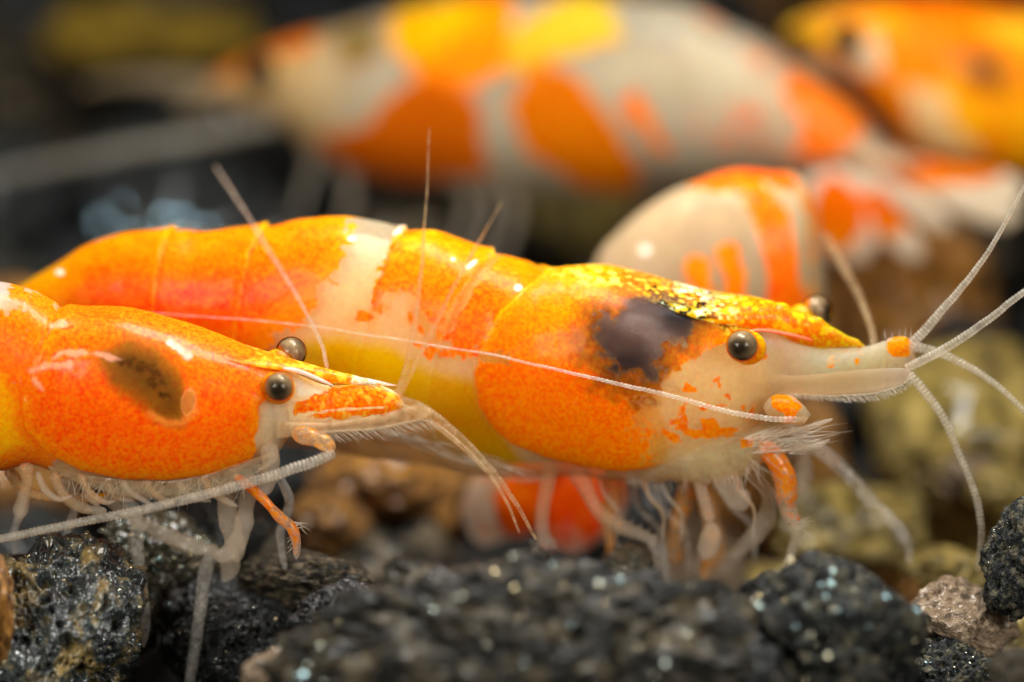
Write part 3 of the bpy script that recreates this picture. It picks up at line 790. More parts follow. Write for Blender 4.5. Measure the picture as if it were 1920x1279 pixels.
tube(A, 'antennule', [(1704, 702, -40, 10), (1725, 725, -45, 9), (1765, 780, -50, 8), (1808, 875, -50, 7), (1836, 960, -50, 7), (1840, 1010, -50, 6), (1832, 1070, -50, 5)], M_ANT, bead=0.25, beadlen=8, nv=10)
tube(A, 'antenna', [(1641, 668, 60, 8), (1634, 620, 120, 8), (1612, 560, 240, 8), (1580, 500, 380, 9), (1545, 440, 520, 9)], M_ANTO, nv=10)
def paint_base(px, py, V):
    p = Paint(px, py, V, PALE, lin(255, 134, 6), 35)
    p.dens(1.0, sstep(-3, 4, p.sd([(1445, 745), (1475, 738), (1505, 762), (1490, 790), (1470, 790), (1470, 776), (1448, 765)], 3, 5, 4))); return p.get()
loft(A, 'antenna_base', [(1432, 752), (1455, 740), (1480, 742), (1505, 760), (1520, 776)], [(1432, 770), (1455, 786), (1480, 796), (1505, 796), (1520, 782)], [(1432, 24), (1480, 26), (1520, 12)], M_SOFT, paint_base, nu=60, nv=40, n0=-118, round0=10, round1=14)

# mouthparts
def paint_jaw(px, py, V):
    p = Paint(px, py, V, lin(255, 218, 160), lin(255, 130, 8), 45)
    p.dens(0.9, sstep(-3, 4, p.sd([(1388, 822), (1420, 816), (1412, 834), (1390, 840)], 3, 6, 4))); return p.get()
loft(A, 'mandible', [(1190, 850), (1260, 815), (1340, 790), (1420, 790), (1450, 805), (1468, 830)], [(1190, 890), (1230, 905), (1262, 900), (1290, 906), (1340, 905), (1380, 900), (1430, 870), (1468, 845)],
     [(1190, 40), (1300, 75), (1400, 70), (1468, 22)], M_SOFT, paint_jaw, nu=110, nv=60, n0=-45, round0=30, round1=30, bump=lambda px, py, V: 7 * (fbm(V * 18, 3, 14) - 0.5) + 2 * np.sin(py * 0.5 + px * 0.25))
limb(A, 'maxilliped', [(1330, 850, -95, 18), (1352, 885, -98, 26), (1375, 925, -98, 31), (1392, 946, -98, 24), (1398, 956, -98, 10)], 'cream', flat=0.5)
limb(A, 'maxilliped', [(1172, 880, -60, 16), (1190, 895, -62, 20), (1215, 892, -60, 17), (1240, 880, -60, 12)], 'cream')
limb(A, 'maxilliped', [(1400, 826, -90, 12), (1460, 812, -100, 9), (1520, 800, -105, 6), (1562, 786, -108, 3)], 'cream')
limb(A, 'maxilliped', [(1420, 846, -90, 10), (1480, 842, -100, 9), (1530, 836, -105, 7), (1556, 824, -108, 3)], 'cream')
hl = []
for k in range(46):
    a = rng.uniform(0, 1); x0 = 1395 + 90 * a; y0 = 812 + 40 * rng.uniform(0, 1)
    hl.append((x0, y0, -105, x0 + rng.uniform(55, 125), y0 - rng.uniform(-8, 46), -110 + rng.normal(0, 20)))
for k in range(50):
    x0 = rng.uniform(1270, 1420); y0 = rng.uniform(835, 870)
    hl.append((x0, y0, -105, x0 + rng.uniform(-30, 60), y0 + rng.uniform(25, 75), -112))
for k in range(22):
    x0 = rng.uniform(1180, 1300)
    hl.append((x0, 900, -60, x0 + rng.uniform(-6, 8), 900 + rng.uniform(10, 26), -60))
hairs(A, 'mouth_setae', hl, A.e, 1.0)

# walking legs
lg = limb(A, 'leg', [(1034, 860, -60, 22), (1024, 910, -66, 19), (1016, 965, -70, 17), (1018, 1000, -70, 18), (1022, 1018, -70, 19), (1020, 1030, -70, 10)], 'peach')
tube(A, 'claw', [(1010, 1018, -70, 5), (996, 1045, -70, 3.5), (980, 1068, -70, 1.5)], M_GLASS, nv=8, parent=lg)
hairs(A, 'seta_tuft', [(1020 + 18 * math.cos(a), 1020 + 14 * math.sin(a), -75, 1020 + 32 * math.cos(a), 1022 + 27 * math.sin(a), -80) for a in np.linspace(-0.4, 3.4, 9)], lg, 1.3)
lg = limb(A, 'leg', [(1080, 870, -50, 26), (1098, 915, -58, 20), (1122, 958, -64, 18), (1160, 985, -68, 18), (1205, 1004, -70, 16), (1232, 1018, -70, 17)], 'peach')
tube(A, 'claw', [(1226, 1012, -70, 17), (1238, 1040, -70, 15), (1242, 1075, -70, 14), (1246, 1125, -70, 12)], M_GLASS, parent=lg)
hairs(A, 'seta_tuft', [(1150 + k * 16, 968 + k * 7.5, -70, 1156 + k * 16 + rng.normal(0, 2), 957 + k * 7.5, -70) for k in range(6)] + [(1256, 1040 + k * 18, -70, 1264, 1044 + k * 18, -72) for k in range(5)], lg, 1.0)
lg = limb(A, 'leg', [(1285, 845, -85, 13), (1302, 885, -88, 12), (1320, 935, -90, 15), (1332, 980, -90, 16)], 'cream')
limb(A, 'pincer', [(1330, 976, -90, 12), (1334, 1000, -90, 24), (1328, 1025, -90, 26), (1320, 1050, -90, 12)], 'cream', parent=lg, flat=0.6)
lg = limb(A, 'leg', [(1425, 830, -80, 16), (1455, 862, -84, 26), (1472, 900, -86, 28), (1476, 950, -86, 24), (1492, 985, -86, 19)], 'orange')
limb(A, 'pincer', [(1490, 975, -86, 18), (1494, 1005, -86, 17), (1484, 1035, -86, 13), (1474, 1062, -86, 7)], 'cream', parent=lg)
hairs(A, 'seta_tuft', [(1500 + rng.normal(0, 6), 975 + 4 * k, -86, 1526 + rng.normal(0, 5), 968 + 8 * k, -90) for k in range(6)], lg, 1.3)
limb(A, 'leg', [(1400, 880, -20, 14), (1440, 930, -20, 20), (1430, 985, -20, 24), (1400, 1020, -20, 18), (1370, 1050, -20, 12)], 'cream')
tube(A, 'leg', [(1480, 800, 70, 11), (1530, 836, 70, 14), (1572, 872, 70, 14), (1630, 936, 70, 13), (1690, 996, 70, 13), (1704, 1024, 70, 9), (1706, 1056, 70, 7)], M_GLASS, wob=0.3)
tube(A, 'leg', [(1490, 810, 40, 12), (1505, 850, 40, 15), (1508, 890, 40, 17), (1500, 930, 40, 12)], M_GLASS, wob=0.3)
limb(A, 'leg', [(1300, 870, 90, 24), (1285, 930, 95, 22), (1268, 1000, 95, 20), (1262, 1060, 95, 20)], 'tan')
limb(A, 'leg', [(1310, 900, 60, 18), (1330, 960, 62, 22), (1338, 1030, 62, 26), (1320, 1090, 62, 14)], 'tan')
limb(A, 'leg', [(1140, 880, 80, 20), (1150, 930, 84, 20), (1140, 985, 84, 14), (1150, 1040, 84, 12)], 'tan')
for k, (x, y, n) in enumerate(((1120, 885, -20), (1205, 890, -70), (1240, 890, -40), (1375, 880, -95), (1440, 850, -60))):
    limb(A, 'maxilliped', [(x, y, n, 8), (x + 12, y + 40, n - 4, 6), (x + 38, y + 74, n - 6, 5), (x + 36, y + 128, n - 6, 2.5)], 'peach' if k % 2 else 'cream')
for k, (x, y) in enumerate(((1180, 890), (1225, 890), (1350, 880))):
    tube(A, 'leg', [(x, y, 50, 8), (x + 16, y + 60, 54, 7), (x + 60, y + 110, 56, 6), (x + 66, y + 180, 58, 3)], M_GLASS, wob=0.3)
# swimmerets under the abdomen, tail fan hidden behind the other shrimp
for (x, y) in ((640, 838), (730, 852), (820, 862), (900, 880)):
    tube(A, 'swimmeret', [(x - 30, y - 30, -40, 18), (x + 20, y - 6, -45, 22), (x + 90, y + 12, -45, 14), (x + 130, y + 14, -45, 5)], M_CREAM, flat=0.4)
hl = [(760, 800, -150, 800, 812, -150)]
for k in range(40):
    t = rng.uniform(0, 1); x = 690 + 270 * t; y = 800 + 85 * t + rng.normal(0, 8)
    hl.append((x, y, -132, x + 60 + rng.normal(0, 10), y + 18 + rng.normal(0, 5), -134))
hairs(A, 'swimmeret_setae', hl, A.e, 1.0)
for k, dy in enumerate((0, 30, 60)):
    limb(A, 'tail_fan', [(-20, 625, 0, 30), (-90, 640 + dy, 10 * k, 42), (-180, 660 + 2 * dy, 20 * k, 50), (-250, 690 + 2 * dy, 20 * k, 20)], 'orange', flat=0.3)

# ------------------------------------------------------------------ shrimp in front at the edge: deep orange head shield
B = Frame('shrimp', 300, 1080, -0.24, -4,
          'deep orange shrimp with glossy back and brown smudge, its body cut by the picture edge')
B_TOP = [(-330, 600), (-220, 545), (-120, 520), (0, 530), (60, 546), (100, 566), (118, 577), (220, 580), (330, 605), (430, 640), (490, 668), (540, 700), (570, 740)]
B_BOT = [(-330, 700), (-220, 800), (-120, 850), (0, 880), (60, 868), (100, 880), (200, 905), (300, 912), (400, 898), (470, 872), (520, 850), (570, 790)]
B_WID = [(-330, 60), (-100, 105), (60, 112), (200, 125), (350, 118), (450, 90), (570, 48)]
B_CARA = [(116, 560), (95, 620), (62, 680), (40, 740), (45, 800), (90, 850), (150, 880), (230, 896), (310, 899), (400, 886), (470, 862), (490, 830), (486, 760), (600, 700), (600, 520), (200, 500)]
def paint_b(px, py, V):
    p = Paint(px, py, V, lin(225, 190, 140), ORANGE, 103)
    one = np.ones(len(px))
    # plate behind the head shield
    m = sstep(130, 90, px)
    p.dens(0.78, m); p.pig(lin(255, 126, 8), m); p.flesh(lin(240, 190, 150), m)
    p.dens(0.25, m * sstep(0.02, 0.10, p.n1 + 0.5 * p.n2) * sstep(90, 30, px))
    p.flesh(lin(220, 212, 205), sstep(30, 0, px + 30 * p.n1) * sstep(600, 560, py)); p.dens(0.05, sstep(25, -5, px + 30 * p.n1) * sstep(600, 560, py))
    k = sstep(-10, 20, p.sd([(-60, 660), (20, 700), (40, 800), (60, 840), (-60, 880)], 20, 10, 0)); p.pig(lin(255, 172, 6), k); p.dens(0.95, k)
    p.flesh(lin(224, 172, 110), sstep(850, 880, py)); p.dens(0.05, sstep(862, 884, py) * sstep(70, 110, px))
    ins = poly_sd(px, py, B_CARA); m = sstep(-5, 5, ins + 5 * p.n3)
    p.dens(0.96, m); p.pig(lin(255, 110, 4), m); p.flesh(lin(252, 160, 60), m)
    p.pig(lin(255, 92, 2), m * np.clip(p.spot(200, 800, 130, 60), 0, 1) * 0.8)
    p.pig(lin(255, 122, 8), m * sstep(0.0, 0.2, p.n1) * 0.4)
    p.pig(lin(255, 136, 14), m * sstep(0.02, 0.14, p.n3 + 0.4 * p.n2) * 0.35)
    p.pig(lin(255, 140, 6), m * sstep(-30, 0, -ins) * 0.8)
    # brown smudge, pale lens
    d = p.sd([(195, 668), (245, 640), (300, 660), (330, 700), (345, 750), (335, 785), (300, 775), (262, 742), (215, 712)], 8, 6, 3)
    p.pig(lin(166, 96, 16), sstep(-30, 5, d)); k = sstep(-8, 26, d); p.pig(lin(124, 76, 18), k); p.flesh(lin(110, 66, 18), k); p.dens(0.55, k)
    p.pig(lin(176, 108, 26), k * p.spot(296, 745, 18, 22) * 0.5)
    k = sstep(0.25, 0.6, p.spot(354, 754, 14, 26, 0.15)); p.pig(lin(246, 178, 112), k); p.dens(0.3, k)
    k = sstep(12, 0, line_d(px, py, [(282, 775), (310, 792), (340, 792), (368, 770)])) * 0.7; p.pig(lin(250, 160, 60), k)
    # pale streaks along the back and the shield's rear groove
    for q, a_ in (([(98, 675), (120, 660), (180, 664), (230, 676)], 7), ([(58, 694), (90, 685), (130, 684)], 8), ([(96, 610), (120, 612)], 9), ([(66, 712), (82, 730)], 7)):
        k = sstep(a_, 2, line_d(px, py, q) + 14 * p.n2 + 8 * p.n3) * 0.6; p.pig(lin(252, 196, 160), k)
    k = sstep(10, 2, line_d(px, py, [(318, 645), (335, 655), (352, 668)]) + 12 * p.n3); p.pig(lin(226, 196, 176), k)
    # cheek
    k = sstep(-8, 10, p.sd([(486, 770), (500, 740), (580, 760), (580, 850), (490, 850), (478, 820)], 5, 6, 4)); p.dens(0.12, k); p.flesh(lin(250, 214, 170), k)
    return p.get()
def bump_b(px, py, V):
    h = 7 * sstep(-3, 5, poly_sd(px, py, B_CARA)) - 4 * sstep(0, 60, poly_sd(px, py, B_CARA))
    h = h - 6 * sstep(14, 0, line_d(px, py, [(112, 585), (90, 640), (66, 690), (45, 740)]))
    h = h + 3.5 * (fbm(V * 9, 2, 177) - 0.5) + 0.6 * (fbm(V * 50, 2, 178) - 0.5)
    return h
def paint_core_b(px, py, V):
    p = Paint(px, py, V, lin(255, 170, 80), ORANGE, 163)
    p.flesh(lin(255, 226, 176), sstep(470, 500, px)); p.flesh(lin(255, 180, 20), sstep(60, 20, px))
    d = p.sd([(195, 668), (245, 640), (300, 660), (330, 700), (345, 750), (335, 785), (300, 775), (262, 742), (215, 712)], 10, 8, 4)
    p.flesh(lin(96, 58, 14), sstep(-20, 20, d)); p.flesh(lin(255, 214, 160), sstep(0.25, 0.6, p.spot(354, 754, 14, 26, 0.15)))
    return p.get()
core(B, B_TOP, B_BOT, B_WID, 0.88, M_SHELL, paint_core_b, 220, 120)
loft(B, 'body', B_TOP, B_BOT, B_WID, M_GLOSS, paint_b, nu=520, nv=320, ex=2.35, bump=bump_b, round0=60, round1=60)
def paint_rb(px, py, V):
    p = Paint(px, py, V, lin(250, 210, 160), lin(255, 116, 6), 105)
    p.dens(0.95, np.ones(len(px))); p.pig(lin(255, 170, 40), sstep(0.03, 0.12, p.n3) * 0.9); p.dens(0.45, sstep(640, 670, px)); return p.get()
loft(B, 'rostrum', [(380, 622), (430, 640), (520, 665), (600, 688), (660, 703), (700, 712), (745, 722)], [(380, 660), (430, 676), (500, 690), (560, 700), (620, 718), (680, 722), (745, 724)],
     [(380, 60), (440, 56), (520, 34), (600, 16), (680, 8), (745, 2)], M_SHELL, paint_rb, nu=160, nv=70, ex=2.0, bump=lambda px, py, V: 3 * (fbm(V * 40, 2, 8) - 0.5))
tube(B, 'rostral_ridge', [(530, 690, -38, 2.5), (560, 696, -30, 4), (600, 712, -22, 3.5), (626, 724, -16, 1.5)], M_WHITE, nv=8)
def paint_pb(px, py, V):
    p = Paint(px, py, V, lin(236, 190, 140), lin(255, 112, 4), 115)
    p.flesh(lin(228, 214, 180), sstep(-4, 8, poly_sd(px, py, [(545, 700), (630, 716), (600, 738), (560, 745)])))
    p.dens(0.96, sstep(-5, 6, p.sd([(560, 752), (600, 738), (625, 724), (690, 716), (752, 740), (756, 770), (720, 782), (600, 786), (545, 775)], 4, 8, 5)))
    p.dens(0.1, sstep(5, 1, line_d(px, py, [(560, 778), (640, 768), (720, 764)])) * 0.8)
    p.pig(lin(255, 170, 50), sstep(0.04, 0.12, p.n3) * 0.8)
    return p.get()
loft(B, 'antennule_peduncle', [(520, 690), (560, 704), (620, 724), (690, 718), (735, 732), (758, 752)], [(520, 820), (560, 812), (620, 802), (700, 796), (740, 786), (758, 766)],
     [(520, 50), (620, 34), (758, 14)], M_SHELL, paint_pb, nu=120, nv=70, round1=16, bump=lambda px, py, V: 3 * (fbm(V * 36, 3, 4) - 0.5) - 4 * sstep(5, 0, np.abs(px - 619)))
sb = loft(B, 'antennal_scale', [(520, 790), (600, 792), (700, 780), (790, 760), (812, 770)], [(520, 822), (600, 812), (700, 806), (780, 790), (812, 776)], [(520, 12), (812, 5)], M_CREAM, None, nu=60, nv=30, n0=-62, round1=14)
hairs(B, 'seta_fringe', [(x, np.interp(x, [600, 700, 780], [812, 806, 790]) - 3, -62, x + 26 + rng.normal(0, 3), np.interp(x, [600, 700, 780], [812, 806, 790]) + 16 + rng.normal(0, 3), -64) for x in np.arange(600, 800, 3.5)], sb, 0.9)
make_eye(B, 523, 725, -84, 28, (0.02, -0.95, 0.30))
ball('eye_stalk', B.loc(np.array(520), np.array(728), np.array(-60)).tolist(), 33, 20, 31, M_SHELL, B.e, lambda V: np.tile(lin(255, 120, 10), (len(V), 1)) * (0.75 + 0.4 * fbm(V * 6, 3, 4))[:, None])
make_eye(B, 546, 660, 84, 29, (0.5, 0.1, 0.6))
ball('eye_stalk', B.loc(np.array(524), np.array(676), np.array(66)).tolist(), 30, 22, 22, M_SHELL, B.e, lambda V: np.tile(lin(255, 120, 10), (len(V), 1)))
# feelers
tube(B, 'antennule', [(742, 745, -10, 7), (756, 710, -10, 6.5), (775, 620, -5, 5.5), (788, 520, 0, 4), (797, 400, 0, 2.8), (805, 240, 0, 1.3)], M_ANTO, bead=0.2, beadlen=9, nv=10)
tube(B, 'antennule', [(748, 742, 10, 7), (770, 700, -10, 6), (800, 640, -30, 5), (850, 540, -60, 3.5), (900, 450, -90, 2.5), (940, 380, -110, 1.5)], M_ANTO, nv=10)
tube(B, 'antennule', [(748, 750, -20, 9), (790, 765, -30, 9), (850, 810, -40, 8), (910, 870, -45, 6), (962, 935, -45, 4.5), (1006, 1012, -45, 2.5)], M_ANTO, bead=0.3, beadlen=8, nv=10)
tube(B, 'antennule', [(745, 755, -22, 6), (850, 822, -60, 5), (930, 905, -80, 3.5), (975, 1000, -90, 2)], M_ANTO, bead=0.3, beadlen=8, nv=8)
tube(B, 'antenna', [(616, 690, 20, 4), (600, 640, -20, 3.6), (560, 560, -90, 3.4), (510, 480, -170, 3.2), (455, 390, -260, 3), (402, 312, -350, 2.6)], M_ANT, nv=10)
tube(B, 'antenna', [(624, 848, -70, 10), (600, 862, -85, 10), (540, 882, -95, 10), (460, 906, -105, 9.5), (300, 948, -120, 9), (140, 982, -130, 8), (0, 1010, -140, 7.5), (-120, 1030, -150, 7)], M_ANT, bead=0.3, beadlen=8, nv=12)
limb(B, 'antenna_base', [(548, 812, -60, 18), (585, 820, -64, 20), (612, 832, -68, 18), (626, 848, -70, 12)], 'tan')
# mouthparts and legs
limb(B, 'maxilliped', [(500, 830, -60, 18), (508, 860, -64, 22), (505, 895, -66, 20), (490, 930, -68, 12)], 'cream')
tube(B, 'mouth_membrane', [(90, 868, -70, 10), (180, 902, -80, 18), (300, 915, -80, 24), (400, 900, -80, 24), (470, 878, -75, 18), (520, 850, -70, 10)], M_CREAM, flat=0.5, wob=0.4)
for q, kd in (([(48, 868, -70, 24), (52, 900, -72, 15), (44, 935, -74, 14), (38, 960, -74, 18), (40, 975, -74, 8)], 'peach'),
              ([(100, 885, -70, 16), (112, 915, -74, 13), (132, 940, -76, 13), (165, 955, -76, 12), (200, 958, -76, 9)], 'peach'),
              ([(150, 890, -60, 12), (168, 925, -62, 11), (185, 950, -62, 9)], 'peach'), ([(200, 900, -66, 9), (215, 930, -66, 9), (250, 938, -66, 7)], 'peach'),
              ([(10, 880, 30, 14), (60, 925, 30, 12), (170, 935, 30, 12), (280, 930, 30, 10)], 'tan'),
              ([(245, 900, -50, 12), (285, 920, -52, 10), (340, 925, -52, 8)], 'peach')):
    limb(B, 'maxilliped', q, kd)
limb(B, 'leg', [(418, 895, -30, 20), (424, 950, -30, 22), (436, 1000, -32, 24), (446, 1040, -34, 16), (436, 1052, -36, 10)], 'cream', flat=0.5)
lg = limb(B, 'leg', [(470, 890, -44, 18), (462, 945, -46, 20), (452, 1000, -46, 22), (430, 1036, -46, 22), (402, 1046, -48, 14)], 'cream', flat=0.5)
tube(B, 'claw', [(402, 1036, -48, 13), (388, 1062, -50, 13), (376, 1140, -52, 12), (364, 1230, -54, 11), (352, 1300, -56, 9)], M_GLASS, parent=lg, wob=0.2)
lg = limb(B, 'leg', [(200, 930, -20, 16), (250, 972, -22, 16), (300, 998, -24, 18), (350, 1020, -26, 18), (410, 1036, -30, 16)], 'cream')
lg = tube(B, 'leg', [(215, 915, -60, 10), (240, 940, -62, 12), (256, 965, -64, 13), (258, 1030, -64, 12), (266, 1100, -66, 11), (272, 1170, -66, 10), (270, 1215, -66, 4)], M_GLASS, wob=0.25)
lg = limb(B, 'leg', [(440, 890, -60, 11), (480, 925, -66, 11), (520, 965, -70, 12), (548, 990, -72, 13), (556, 1020, -72, 11), (556, 1048, -72, 6)], 'orange')
hairs(B, 'seta_tuft', [(555 + rng.normal(0, 4), 985 + rng.normal(0, 4), -74, 578 + rng.normal(0, 5), 985 + 6 * k, -78) for k in range(-1, 4)] + [(548 - 1, 1000 + 9 * k, -74, 538, 1010 + 9 * k, -76) for k in range(4)], lg, 1.3)
limb(B, 'leg', [(420, 1030, 20, 26), (432, 1060, 22, 22), (420, 1090, 24, 12)], 'cream')
for (x, y) in ((-40, 880), (-110, 860), (-180, 830)):
    tube(B, 'swimmeret', [(x, y - 40, -40, 20), (x + 10, y, -45, 22), (x + 40, y + 40, -45, 8)], M_CREAM, flat=0.4)
for k, x in enumerate((70, 150, 225, 270, 330, 380)):
    limb(B, 'maxilliped', [(x, 884 + 4 * (k % 3), -80, 9), (x + 14, 918, -86, 8), (x + 40 + 8 * (k % 2), 936 + 6 * (k % 2), -88, 7), (x + 66, 930 + 10 * (k % 3), -88, 3)], 'peach' if k % 2 else 'cream')
for k, x in enumerate((20, 120, 520)):
    tube(B, 'leg', [(x, 890, 30, 9), (x + 22, 940, 36, 9), (x + 6, 1000, 40, 8), (x + 16, 1070, 42, 5)], M_GLASS, wob=0.3)
hairs(B, 'mouth_setae', [(x, 905 + rng.normal(0, 6), -88, x + rng.normal(-10, 14), 935 + rng.normal(0, 12), -90) for x in rng.uniform(100, 460, 60)], B.e, 0.8)

# ------------------------------------------------------------------ shrimp behind, whole and out of focus, facing the other way
C = Frame('shrimp', 1200, 640, 1.90, -22,
          'blurred pale grey shrimp with orange blotches and bright yellow saddle, its tail fan spread')
C_TOP = [(380, 150), (450, 108), (540, 72), (640, 48), (740, 18), (860, -6), (1000, -12), (1150, -6), (1280, 15), (1400, 70), (1500, 140), (1600, 218), (1660, 276), (1720, 300)]
C_BOT = [(380, 180), (450, 205), (540, 235), (600, 285), (700, 330), (820, 350), (950, 362), (1060, 365), (1160, 368), (1230, 345), (1350, 325), (1480, 320), (1600, 316), (1720, 318)]
C_WID = [(380, 40), (540, 95), (800, 130), (1100, 130), (1400, 100), (1600, 60), (1720, 30)]
def paint_c(px, py, V):
    p = Paint(px, py, V, lin(200, 190, 164), ORANGE, 203)
    k = sstep(0.03, 0.13, p.n1 + 0.6 * p.n2) * sstep(1180, 1380, px); p.pig(lin(226, 120, 60), k); p.dens(0.5, k)
    def blot(poly, c, d=0.97, e=18): 
        m = sstep(-e, e, p.sd(poly, 10, 8, 0)); p.pig(c, m); p.dens(d, m)
    p.flesh(lin(215, 180, 120), sstep(700, 560, px)); p.flesh(lin(226, 170, 130), sstep(1380, 1500, px) * 0.6)
    blot([(580, 260), (680, 240), (720, 180), (820, 130), (900, 200), (915, 320), (800, 345), (660, 325)], lin(200, 96, 2))
    blot([(740, 20), (960, -30), (960, 130), (880, 170), (780, 140), (735, 80)], lin(255, 140, 2))
    blot([(950, 200), (1000, 120), (1060, 130), (1120, 190), (1200, 320), (1190, 370), (1080, 350), (990, 290)], lin(216, 116, 2))
    blot([(1160, 200), (1190, 170), (1225, 220), (1265, 290), (1235, 290), (1200, 235)], lin(240, 122, 6))
    blot([(1450, 150), (1520, 140), (1640, 240), (1600, 280), (1560, 300), (1490, 290), (1500, 230)], lin(245, 116, 20), 0.75)
    blot([(1380, 80), (1440, 100), (1460, 160), (1390, 140)], lin(225, 130, 80), 0.5)
    blot([(730, 20), (860, -20), (900, 40), (800, 110), (740, 100)], lin(240, 170, 4), 0.8)
    blot([(960, 60), (1010, 20), (1100, -20), (1180, 30), (1165, 75), (1040, 110), (950, 140)], lin(214, 178, 40))
    blot([(560, 50), (600, 60), (590, 95), (530, 110), (470, 125), (400, 165), (390, 120), (470, 80)], lin(226, 110, 14), 0.9)
    blot([(1280, 190), (1330, 180), (1380, 240), (1340, 280), (1290, 250)], lin(214, 130, 90), 0.45)
    blot([(1150, 20), (1280, 30), (1300, 110), (1180, 90)], lin(140, 140, 130), 0.5)
    blot([(620, 60), (720, 40), (720, 110), (640, 130)], lin(120, 108, 60), 0.9)
    return p.get()
core(C, C_TOP, C_BOT, C_WID, 0.78, M_FAR, lambda px, py, V: (np.tile(lin(190, 176, 146), (len(px), 1)), np.tile(ORANGE, (len(px), 1)), np.full(len(px), -0.3)), 100, 60, 80, 60)
loft(C, 'body', C_TOP, C_BOT, C_WID, M_FARVEIL, paint_c, nu=240, nv=120, ex=2.2, round0=50, round1=40,
     bump=lambda px, py, V: 6 * (fbm(V * 6, 3, 9) - 0.5) + 9 * np.abs(np.sin((px + 0.4 * py) / 62)) * sstep(1180, 1260, px))
make_eye(C, 486, 130, -135, 38, (-0.3, -0.9, 0.2), detail=False, dark=True)
ball('eye_stalk', C.loc(np.array(520), np.array(130), np.array(-70)).tolist(), 36, 26, 30, M_FAR, C.e, lambda V: np.tile(lin(226, 160, 90), (len(V), 1)))
def paint_lobe(seed, xo, yo, fr_):
    def f(px, py, V):
        p = Paint(px, py, V, lin(252, 240, 214), lin(250, 124, 4), seed)
        m = sstep(0.10, -0.05, np.abs((px - xo) / fr_[0]) ** 2 + np.abs((py - yo) / fr_[1]) ** 2 - 1 + p.n1 * 0.8)
        p.dens(0.95, m); p.pig(lin(250, 160, 4), m * sstep(yo, yo + fr_[1], py)); return p.get()
    return f
# tail fan lobes
loft(C, 'tail_fan', [(1630, 280), (1700, 290), (1800, 312), (1880, 322), (1925, 345)], [(1630, 318), (1700, 330), (1800, 360), (1880, 382), (1925, 375)], [(1630, 16), (1925, 8)], M_LOBE, paint_lobe(301, 1770, 322, (110, 22)), nu=60, nv=40, n0=30, round1=26)
loft(C, 'tail_fan', [(1620, 290), (1700, 318), (1800, 350), (1890, 372), (1915, 395)], [(1620, 318), (1700, 352), (1800, 402), (1880, 428), (1915, 415)], [(1620, 16), (1915, 8)], M_LOBE, paint_lobe(302, 1740, 330, (90, 18)), nu=60, nv=40, n0=0, round1=26)
loft(C, 'tail_fan', [(1600, 300), (1660, 330), (1720, 365), (1770, 400), (1785, 420)], [(1600, 318), (1660, 368), (1720, 412), (1770, 435), (1785, 428)], [(1600, 14), (1785, 6)], M_LOBE, paint_lobe(303, 1600, 300, (10, 10)), nu=60, nv=40, n0=-25, round1=20)
loft(C, 'tail_fan', [(1560, 310), (1620, 335), (1680, 392), (1720, 440), (1732, 465)], [(1560, 345), (1620, 420), (1680, 472), (1720, 494), (1732, 485)], [(1560, 14), (1732, 8)], M_LOBE, paint_lobe(304, 1655, 400, (60, 46)), nu=60, nv=40, n0=-55, round1=22)
loft(C, 'tail_fan', [(1505, 330), (1540, 322), (1590, 345), (1630, 400), (1645, 440)], [(1505, 400), (1530, 450), (1580, 492), (1620, 492), (1645, 470)], [(1505, 14), (1645, 8)], M_LOBE, paint_lobe(305, 1570, 405, (52, 72)), nu=60, nv=40, n0=-85, round0=20, round1=30)
tube(C, 'antenna', [(520, 225, -60, 22), (420, 248, -80, 17), (260, 275, -100, 14), (100, 306, -120, 13), (-60, 338, -140, 12)], M_ANT)
tube(C, 'antennal_scale', [(480, 175, -60, 30), (400, 162, -60, 26), (300, 148, -60, 20), (200, 152, -60, 12), (150, 165, -60, 6)], M_CREAM, flat=0.3)
tube(C, 'antennule_peduncle', [(480, 180, 0, 34), (400, 185, 0, 30), (330, 200, 0, 18)], M_CREAM, flat=0.6)
for (x, y) in ((570, 262), (640, 320), (860, 350), (905, 352), (950, 355)):
    limb(C, 'leg', [(x, y - 30, -40, 24), (x + 18, y + 40, -50, 18), (x + 4, y + 90, -55, 12), (x - 20, y + 170, -60, 6)], 'cream')

# ------------------------------------------------------------------ shrimp behind, back arched, tail tucked under
D = Frame('shrimp', 1300, 800, 0.80, 0,
          'blurred shrimp with arched pale back and broad orange band, its tail tucked under')
def paint_d(px, py, V):
    p = Paint(px, py, V, lin(172, 148, 114), ORANGE, 403)
    def band(q, wd, c, d=0.96, e=14):
        m = sstep(wd + e, wd - e, line_d(px, py, q) + 18 * p.n1); p.pig(c, m); p.dens(d, m)
    band([(1300, 322), (1400, 345), (1440, 400), (1466, 480), (1474, 560), (1474, 680)], 32, lin(245, 112, 2))
    band([(1260, 335), (1340, 328), (1420, 320), (1480, 345)], 18, lin(250, 90, 10), 0.9)
    band([(1505, 350), (1520, 400), (1525, 600)], 10, lin(226, 150, 60), 0.7)
    band([(1305, 500), (1320, 540), (1330, 600)], 20, lin(240, 140, 4)); band([(1365, 470), (1380, 520), (1375, 600)], 22, lin(245, 130, 4))
    band([(1130, 505), (1200, 500)], 10, lin(245, 120, 20), 0.6)
    p.flesh(lin(250, 245, 235), np.clip(1.5 * p.spot(1210, 470, 8, 6), 0, 1))
    return p.get()
loft(D, 'body', [(1085, 540), (1110, 500), (1140, 455), (1200, 402), (1300, 345), (1400, 322), (1480, 328), (1520, 365), (1545, 440), (1552, 560)],
     [(1085, 640), (1110, 720), (1200, 800), (1300, 820), (1400, 800), (1480, 760), (1552, 640)], [(1085, 60), (1200, 120), (1400, 130), (1552, 80)], M_FAR, paint_d, nu=160, nv=120, round0=40, round1=60,
     bump=lambda px, py, V: 5 * np.abs(np.sin(px / 46)))
